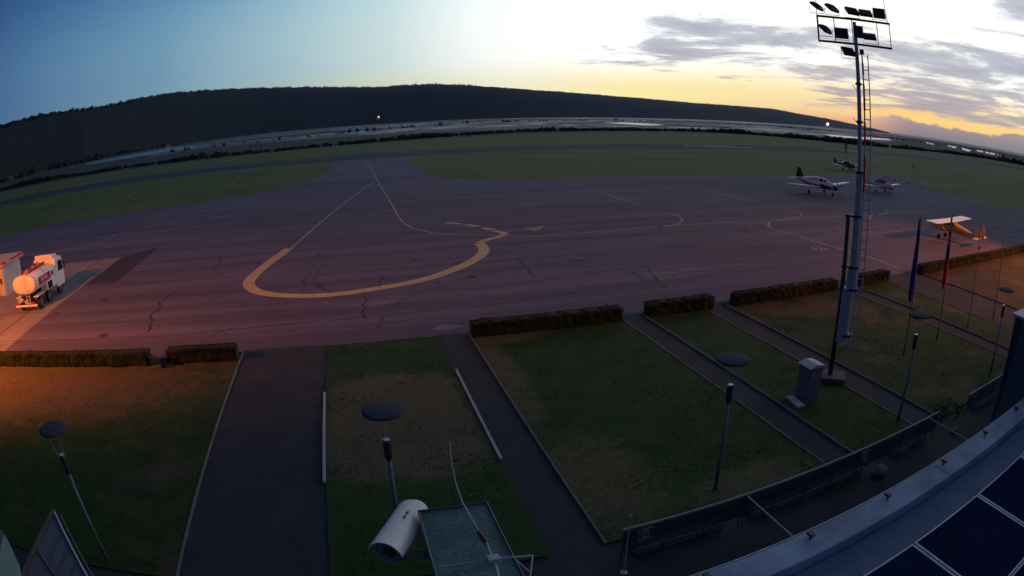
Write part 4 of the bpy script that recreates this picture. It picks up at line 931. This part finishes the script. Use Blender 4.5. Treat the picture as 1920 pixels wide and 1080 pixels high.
def prop(parent, y, z, r_, n=3, m=None):
    b = MB()
    for k_ in range(n):
        a = 6.2832*k_/n+.5; dx, dz = math.cos(a), math.sin(a)
        rings = []
        for q, w, tw in ((.12,.05,.9),(.4,.085,.6),(.75,.08,.35),(1,.04,.2)):
            c = Vector((dx*q*r_, y, z+dz*q*r_)); u = Vector((-dz*math.cos(tw), math.sin(tw), dx*math.cos(tw))); t_ = Vector((0,1,0)).cross(u)*.0+Vector((0,.012,0))
            rings.append([c-u*w-t_, c-u*w+t_, c+u*w+t_, c+u*w-t_])
        b.rings(rings)
    b.build('propeller', m or M['dmetal'], parent)
    b = MB(); b.rings([[(math.cos(6.2832*k_/14)*q, y+dy, z+math.sin(6.2832*k_/14)*q) for k_ in range(14)] for q, dy in ((.02,-.34),(.10,-.22),(.16,-.06),(.17,.08))]); b.build('spinner', M['white'], parent, smooth=True)

# turboprop: white upper body, navy belly
P = empty('turboprop_aeroplane', (70.6, 75.0, 0), rad(4), 'white and navy single engined low wing turboprop parked left of the mast', 'aeroplane')
P.scale = (1.1,1.1,1.1)
S1 = [(-3.95,1.25,.10,.10),(-3.8,1.25,.26,.27),(-3.2,1.28,.42,.42),(-2.4,1.34,.52,.50),(-1.6,1.44,.60,.62),(-.7,1.60,.66,.82),(.8,1.62,.66,.82),(2.2,1.62,.58,.68),(3.4,1.68,.40,.45),(4.6,1.78,.20,.24),(5.1,1.82,.08,.12)]
b = MB(); b.rings(loft(S1)); fu = b.build('fuselage', [M['white'],M['navy']], P, smooth=True)
for p_ in fu.data.polygons:
    c = p_.center; zc, hw, hh = at_sec(S1, max(-3.95, min(5.1, c.y)))
    lim = -.12 - .25*max(0, (c.y+1)/6) + (.9 if c.y < -3.0 else 0)
    if (c.z-zc)/max(hh,.01) < lim: p_.material_index = 1
for s_ in (0, 1):
    A0 = (lambda a0, a1: (a0, a1) if s_ == 0 else (180-a1, 180-a0))
    for y_ in (.15,.85,1.5): patch(S1, y_, y_+.34, *A0(22,46)).build('cabin_window', M['glass'], P)
    patch(S1, -1.15, -.35, *A0(20,52)).build('cockpit_window', M['glass'], P)
    patch(S1, -1.75, -1.2, *A0(42,86)).build('windscreen', M['glass'], P)
for s_ in (-1, 1):
    b = MB(); wing(b, (s_*.3,-1.1,1.15,1.02), (s_*7.1,-.55,.35,1.6), .22); b.build('wing', M['white'], P, smooth=False)
    b = MB(); wing(b, (s_*.1,3.95,5.0,1.85), (s_*2.2,4.25,4.9,1.9), .1); b.build('tailplane', M['white'], P)
    small_wheel(P, s_*1.75, .55, .24, (s_*1.7,.4,1.05))
b = MB(); fin(b, [(3.5,2.0),(4.35,3.42),(5.0,3.45),(5.3,1.9)], .12); b.build('fin', M['navy'], P)
small_wheel(P, 0, -2.9, .2, (0,-2.85,.95)); prop(P, -4.05, 1.25, 1.05, 4)
for s_ in (-1,1): MB().tube([(s_*.38,-3.35,1.1),(s_*.55,-3.15,1.05),(s_*.56,-2.9,1.05)], .09, 8).build('exhaust', M['metal'], P)
text_mesh('registration', 'S5-DCO', .42, M['white'], P, (-.56,1.3,1.28), (rad(90),0,rad(-90)))

# low wing trainers (one near the cones, one far on the grass edge)
def trainer(label, loc, rz, body, canopy_m):
    Q = empty('light_aeroplane', loc, rz, label, 'aeroplane', 'light low wing aeroplanes')
    S = [(-2.7,1.05,.08,.08),(-2.6,1.05,.32,.30),(-1.9,1.08,.50,.44),(-1.0,1.12,.60,.54),(.3,1.14,.60,.54),(1.4,1.16,.44,.42),(3.0,1.24,.20,.20),(4.4,1.30,.07,.08)]
    b = MB(); b.rings(loft(S, 18)); b.build('fuselage', body, Q, smooth=True)
    C_ = [(-1.35,1.40,.34,.06),(-.8,1.50,.50,.44),(0,1.54,.54,.58),(.8,1.50,.50,.48),(1.7,1.38,.28,.08)]
    b = MB(); b.rings(loft(C_, 16)); b.build('canopy', canopy_m, Q, smooth=True)
    for s_ in (-1, 1):
        b = MB(); wing(b, (s_*.3,-.75,.85,.82), (s_*5.2,-.45,.6,1.25), .2); b.build('wing', M['white'], Q)
        b = MB(); wing(b, (s_*.05,3.55,4.35,1.3), (s_*1.6,3.7,4.3,1.33), .08); b.build('tailplane', M['white'], Q)
        small_wheel(Q, s_*1.3, .15, .2, (s_*1.15,.1,.85), body)
    b = MB(); fin(b, [(3.3,1.35),(3.9,2.35),(4.45,2.35),(4.5,1.3)], .08); b.build('fin', body, Q)
    small_wheel(Q, 0, -1.9, .18, (0,-1.9,.85), body); prop(Q, -2.78, 1.05, .9, 2)
    return Q
cover = mat('grey_canopy_cover', (.16,.16,.22), .8, .15, 3)
Q3 = trainer('white light aeroplane with grey covered canopy, just right of the mast', (88.2, 75.5, 0), rad(2), mat('offwhite_body',(.6,.55,.52),.4), cover)
Q4 = trainer('small dark bodied aeroplane with white wings, farthest away on the grass edge', (120.0, 116.2, 0), rad(4), mat('dark_body',(.05,.07,.11),.4), M['glass'])
Q4.scale = (1.15,)*3; Q3.scale = (1.18,)*3

# high wing yellow aeroplane (nose towards +Y)
Yp = empty('high_wing_aeroplane', (60.1, 39.2, 0), rad(180+6), 'yellow high wing taildragger aeroplane with white wing, above the right hedge', 'aeroplane')
Yp.scale = (1.04,)*3
ym = mat('yellow_fuselage', (.82,.62,.14), .4, .06, 2)
S2 = [(-2.5,1.25,.08,.08),(-2.4,1.25,.34,.32),(-1.9,1.25,.44,.42),(-1.1,1.32,.48,.54),(-.6,1.45,.48,.62),(.6,1.45,.46,.62),(1.8,1.28,.38,.48),(3.4,1.06,.22,.30),(5.1,.88,.06,.12)]
b = MB(); b.rings(loft(S2, 18)); b.build('fuselage', ym, Yp, smooth=True)
for s_ in (0, 1):
    A0 = (lambda a0, a1: (a0, a1) if s_ == 0 else (180-a1, 180-a0))
    patch(S2, -.65, .9, *A0(12,52)).build('side_window', M['glass'], Yp); patch(S2, -1.05, -.7, *A0(35,88)).build('windscreen', M['glass'], Yp)
    patch(S2, -1.0, 2.6, *A0(-22,-12)).build('side_stripe', M['red'], Yp)
for s_ in (-1, 1):
    b = MB(); wing(b, (s_*.02,-.85,1.05,2.06), (s_*5.2,-.85,1.0,2.16), .2); b.build('wing', M['white'], Yp)
    b = MB(); wing(b, (s_*.03,4.1,5.05,1.0), (s_*1.8,4.35,5.05,1.02), .07); b.build('tailplane', M['white'], Yp)
    b = MB(); b.tube([(s_*.38,-.35,.95),(s_*2.9,-.35,2.02)], .03, 6); b.tube([(s_*.38,-.3,.95),(s_*2.9,.35,2.02)], .025, 6); b.build('wing_strut', M['white'], Yp)
    small_wheel(Yp, s_*.95, -.95, .27, (s_*.3,-.8,1.0))
b = MB(); fin(b, [(3.4,1.2),(4.35,2.15),(4.8,2.45),(5.25,2.3),(5.4,.9),(5.0,.85)], .07); b.build('fin', ym, Yp)
small_wheel(Yp, 0, 4.9, .1, (0,4.7,.85)); prop(Yp, -2.58, 1.25, .95, 2)

# ------------------------------------------------------------------ cones, markers, windsock and other small things on the field
def cone(loc, label, first=[None]):
    if first[0]:
        r = copy_tree(first[0]); r.location = loc; r['label'] = label; return
    r = empty('traffic_cone', loc, 0, label, 'cone', 'traffic cones at the apron corner')
    MB().box((-.28,-.28,0),(.28,.28,.05)).build('base', M['dmetal'], r)
    b = MB(); b.tube([(0,0,.05),(0,0,.35)], [.22,.16], 12, 0); b.tube([(0,0,.35),(0,0,.65)], [.16,.1], 12, 1); b.tube([(0,0,.65),(0,0,.95)], [.1,.05], 12, 0)
    b.build('body', [mat('cone_pale',(.8,.75,.6),.6), M['white']], r); r.scale = (1.7,1.7,1.5); first[0] = r
for g_, l_ in zip(((119.63,100.99), (116.26,96.6), (114.9,93.6), (115.93,89.98), (113.92,83.78)), ('first pale cone of the close trio behind the covered aeroplane', 'middle cone of the close trio', 'last cone of the close trio, slightly nearer', 'single small cone right of the trio', 'rightmost pale cone, on the grass edge')):
    cone((g_[0], g_[1], 0), l_)
def marker(loc, label, first=[None]):
    if first[0]:
        r = copy_tree(first[0]); r.location = loc; r['label'] = label; return
    r = empty('taxiway_marker', loc, 0, label, 'marker', 'small edge markers in the grass')
    MB().tube([(0,0,0),(0,0,.12)], .1, 8).build('base', M['dmetal'], r); MB().tube([(0,0,.12),(0,0,.5)], [.13,.10], 8).build('body', mat('marker_pale',(.55,.5,.35),.6), r); first[0] = r
for g_, l_ in zip(((-66.73,131.69), (-51.87,133.4), (-37.81,136.32), (-26.12,136.81), (33.65,138.47), (100.92,136.34), (118.3,138.52)), ('leftmost edge marker in the left grass', 'second edge marker from the left in the left grass', 'third edge marker in the left grass', 'edge marker nearest the taxiway in the left grass', 'edge marker in the middle grass strip', 'edge marker left of the turboprop tail', 'edge marker just above the turboprop tail')):
    marker((g_[0], g_[1], 0), l_)
g_ = (149.75,145.08)
r = empty('windsock', (g_[0], g_[1], 0), 0, 'limp red and white windsock on its pole above the far aeroplane', 'windsock')
MB().tube([(0,0,0),(0,0,6.2)], [.07,.05], 8).build('pole', mat('windsock_pole',(.3,.33,.3),.6), r)
b = MB()
for k_ in range(5): b.tube([(-.5-.12*k_,-.1*k_,6.0-.62*k_),(-.62-.12*k_,-.1*k_,6.0-.62*(k_+1))], [.55-.06*k_,.49-.06*k_], 12, k_ % 2)
b.build('sock', [mat('sock_red',(.16,.05,.05),.8), mat('sock_white',(.45,.38,.38),.8)], r)
MB().tube([(0,0,6.1),(-.5,0,6.05)], .03, 6).build('swivel_arm', M['metal'], r)
g_ = (169.46,129.36)
r = empty('equipment_mast', (g_[0], g_[1], 0), 0, 'pale green lattice equipment mast standing in the right grass', 'mast')
gm = mat('pale_green_metal',(.22,.32,.25),.6)
b = MB(); b.tube([(-.25,0,0),(0,0,3.8)], .04, 6); b.tube([(.25,0,0),(0,0,3.8)], .04, 6); b.tube([(0,.3,0),(0,0,3.8)], .04, 6)
for z_ in (.8,1.6,2.4): b.tube([(-.25+z_*.065,0,z_),(.25-z_*.065,0,z_)], .025, 5)
b.build('frame', gm, r); MB().box((.35,-.25,.4),(1.3,.25,.9)).build('box', gm, r, bevel=.03)
g_ = (21.1,378.67)
r = empty('marker_board', (g_[0], g_[1], 0), 0, 'small white board standing beyond the runway behind the taxiway', 'board')
MB().box((-.7,-.1,.8),(.7,.1,4.2)).build('panel', M['white'], r, bevel=.03); 
for x_ in (-.5,.5): MB().tube([(x_,0,0),(x_,0,.8)], .06, 6).build('leg', M['dmetal'], r)

# red litter bin and blue box at the hedge gap
r = empty('bench', (-10.95, 29.3, 0), 0, 'low reddish bench in the gap between the two left hedges', 'bench')
MB().box((-.75,-.2,.40),(.55,.2,.46)).build('seat', M['brown'], r, bevel=.01)
for x_ in (-.6,.4): MB().box((x_-.04,-.18,0),(x_+.04,.18,.40)).build('leg', M['dmetal'], r)
g_ = (-10.62,28.81)
r = empty('litter_bin', (g_[0], g_[1], 0), 0, 'small dark litter bin beside the bench in the hedge gap', 'bin')
MB().tube([(0,0,.05),(0,0,.6)], [.16,.2], 14).build('body', M['navy'], r); MB().tube([(0,0,.6),(0,0,.64)], .21, 14).build('rim', M['dmetal'], r)

# ------------------------------------------------------------------ far houses and their lamps
def house(loc, w, d, h, rz, label, wallc=(.5,.5,.48), lamp=None):
    r = empty('far_house', loc, rz, label, 'house', 'far buildings around the bay')
    MB().box((-w/2,-d/2,0),(w/2,d/2,h)).build('wall', mat('house_wall',wallc,.8), r)
    b = MB(); b.prism([(-d/2-.3,h),(d/2+.3,h),(0,h+d*.28)], -w/2-.3, w/2+.3, ax='x'); b.build('roof', mat('house_roof',(.14,.07,.05),.8), r)
    for k_ in range(max(1,int(w/3))): MB().box((-w/2+1+k_*3,-d/2-.04,h*.35),(-w/2+2.2+k_*3,-d/2-.005,h*.7)).build('window', M['glass'], r)
    if lamp:
        c_, s_, rr = lamp
        MB().tube([(w/2+1,-d/2-1,0),(w/2+1,-d/2-1,h+2)], .1, 6).build('lamp_post', M['dmetal'], r)
        b = MB(); n = 10
        b.rings([[(w/2+1+rr*math.cos(ph)*math.cos(6.2832*k_/n), -d/2-1+rr*math.cos(ph)*math.sin(6.2832*k_/n), h+2+rr+rr*math.sin(ph)) for k_ in range(n)] for ph in (-1.5,-.8,0,.8,1.5)])
        b.build('lamp_globe', mat('lit_globe', c_, .5, emit=c_, es=s_), r, smooth=True)
house((*pol(-17.1,1250),0), 8, 7, 6, .3, 'white house with gable wall at the foot of the left hill', (.75,.75,.75))
house((*pol(-6.8,1650),0), 9, 8, 6, .1, 'small pale house left of the taxiway on the salt pan shore', (.6,.6,.62))
house((*pol(-34.7,930),0), 9, 7, 4, .5, 'dim house far left under the wooded hill', (.35,.33,.33))
house((*pol(2.86,3150),20), 12, 9, 8, 0, 'house on the shore with bright orange lamp under the hill', (.3,.3,.3), ((1,.33,.06), 2.6, 4.6))
house((*pol(43.75,4900),8), 40, 12, 9, -.6, 'quay building with brilliant white lights across the bay', (.5,.5,.55), ((1,.8,.92), 14, 8))
for i, a in enumerate((44.3, 45.2, 46.0, 46.6)):
    house((*pol(a,5000+60*i),3), 30, 12, 9, -.6, ('pale', 'second pale', 'third pale', 'last pale')[i]+' shore building right of the white lights', (.55,.55,.6))

# ------------------------------------------------------------------ haze
HZ = 2.7e-5
if HZ:
    b = MB(); b.box((-7000,-400,-1.1),(7200,7200,420)); o = b.build('haze', [], kind='stuff'); setp(o, 'thin blue dusk haze filling the air over airfield and bay', 'haze')
    hm = bpy.data.materials.new('haze'); hm.use_nodes = True; t = hm.node_tree
    for n in list(t.nodes): t.nodes.remove(n)
    pv = t.nodes.new('ShaderNodeVolumePrincipled'); pv.inputs['Color'].default_value = (.36,.58,1.0,1); pv.inputs['Density'].default_value = HZ; pv.inputs['Anisotropy'].default_value = .3
    ou = t.nodes.new('ShaderNodeOutputMaterial'); t.links.new(pv.outputs[0], ou.inputs['Volume']); o.data.materials.append(hm)
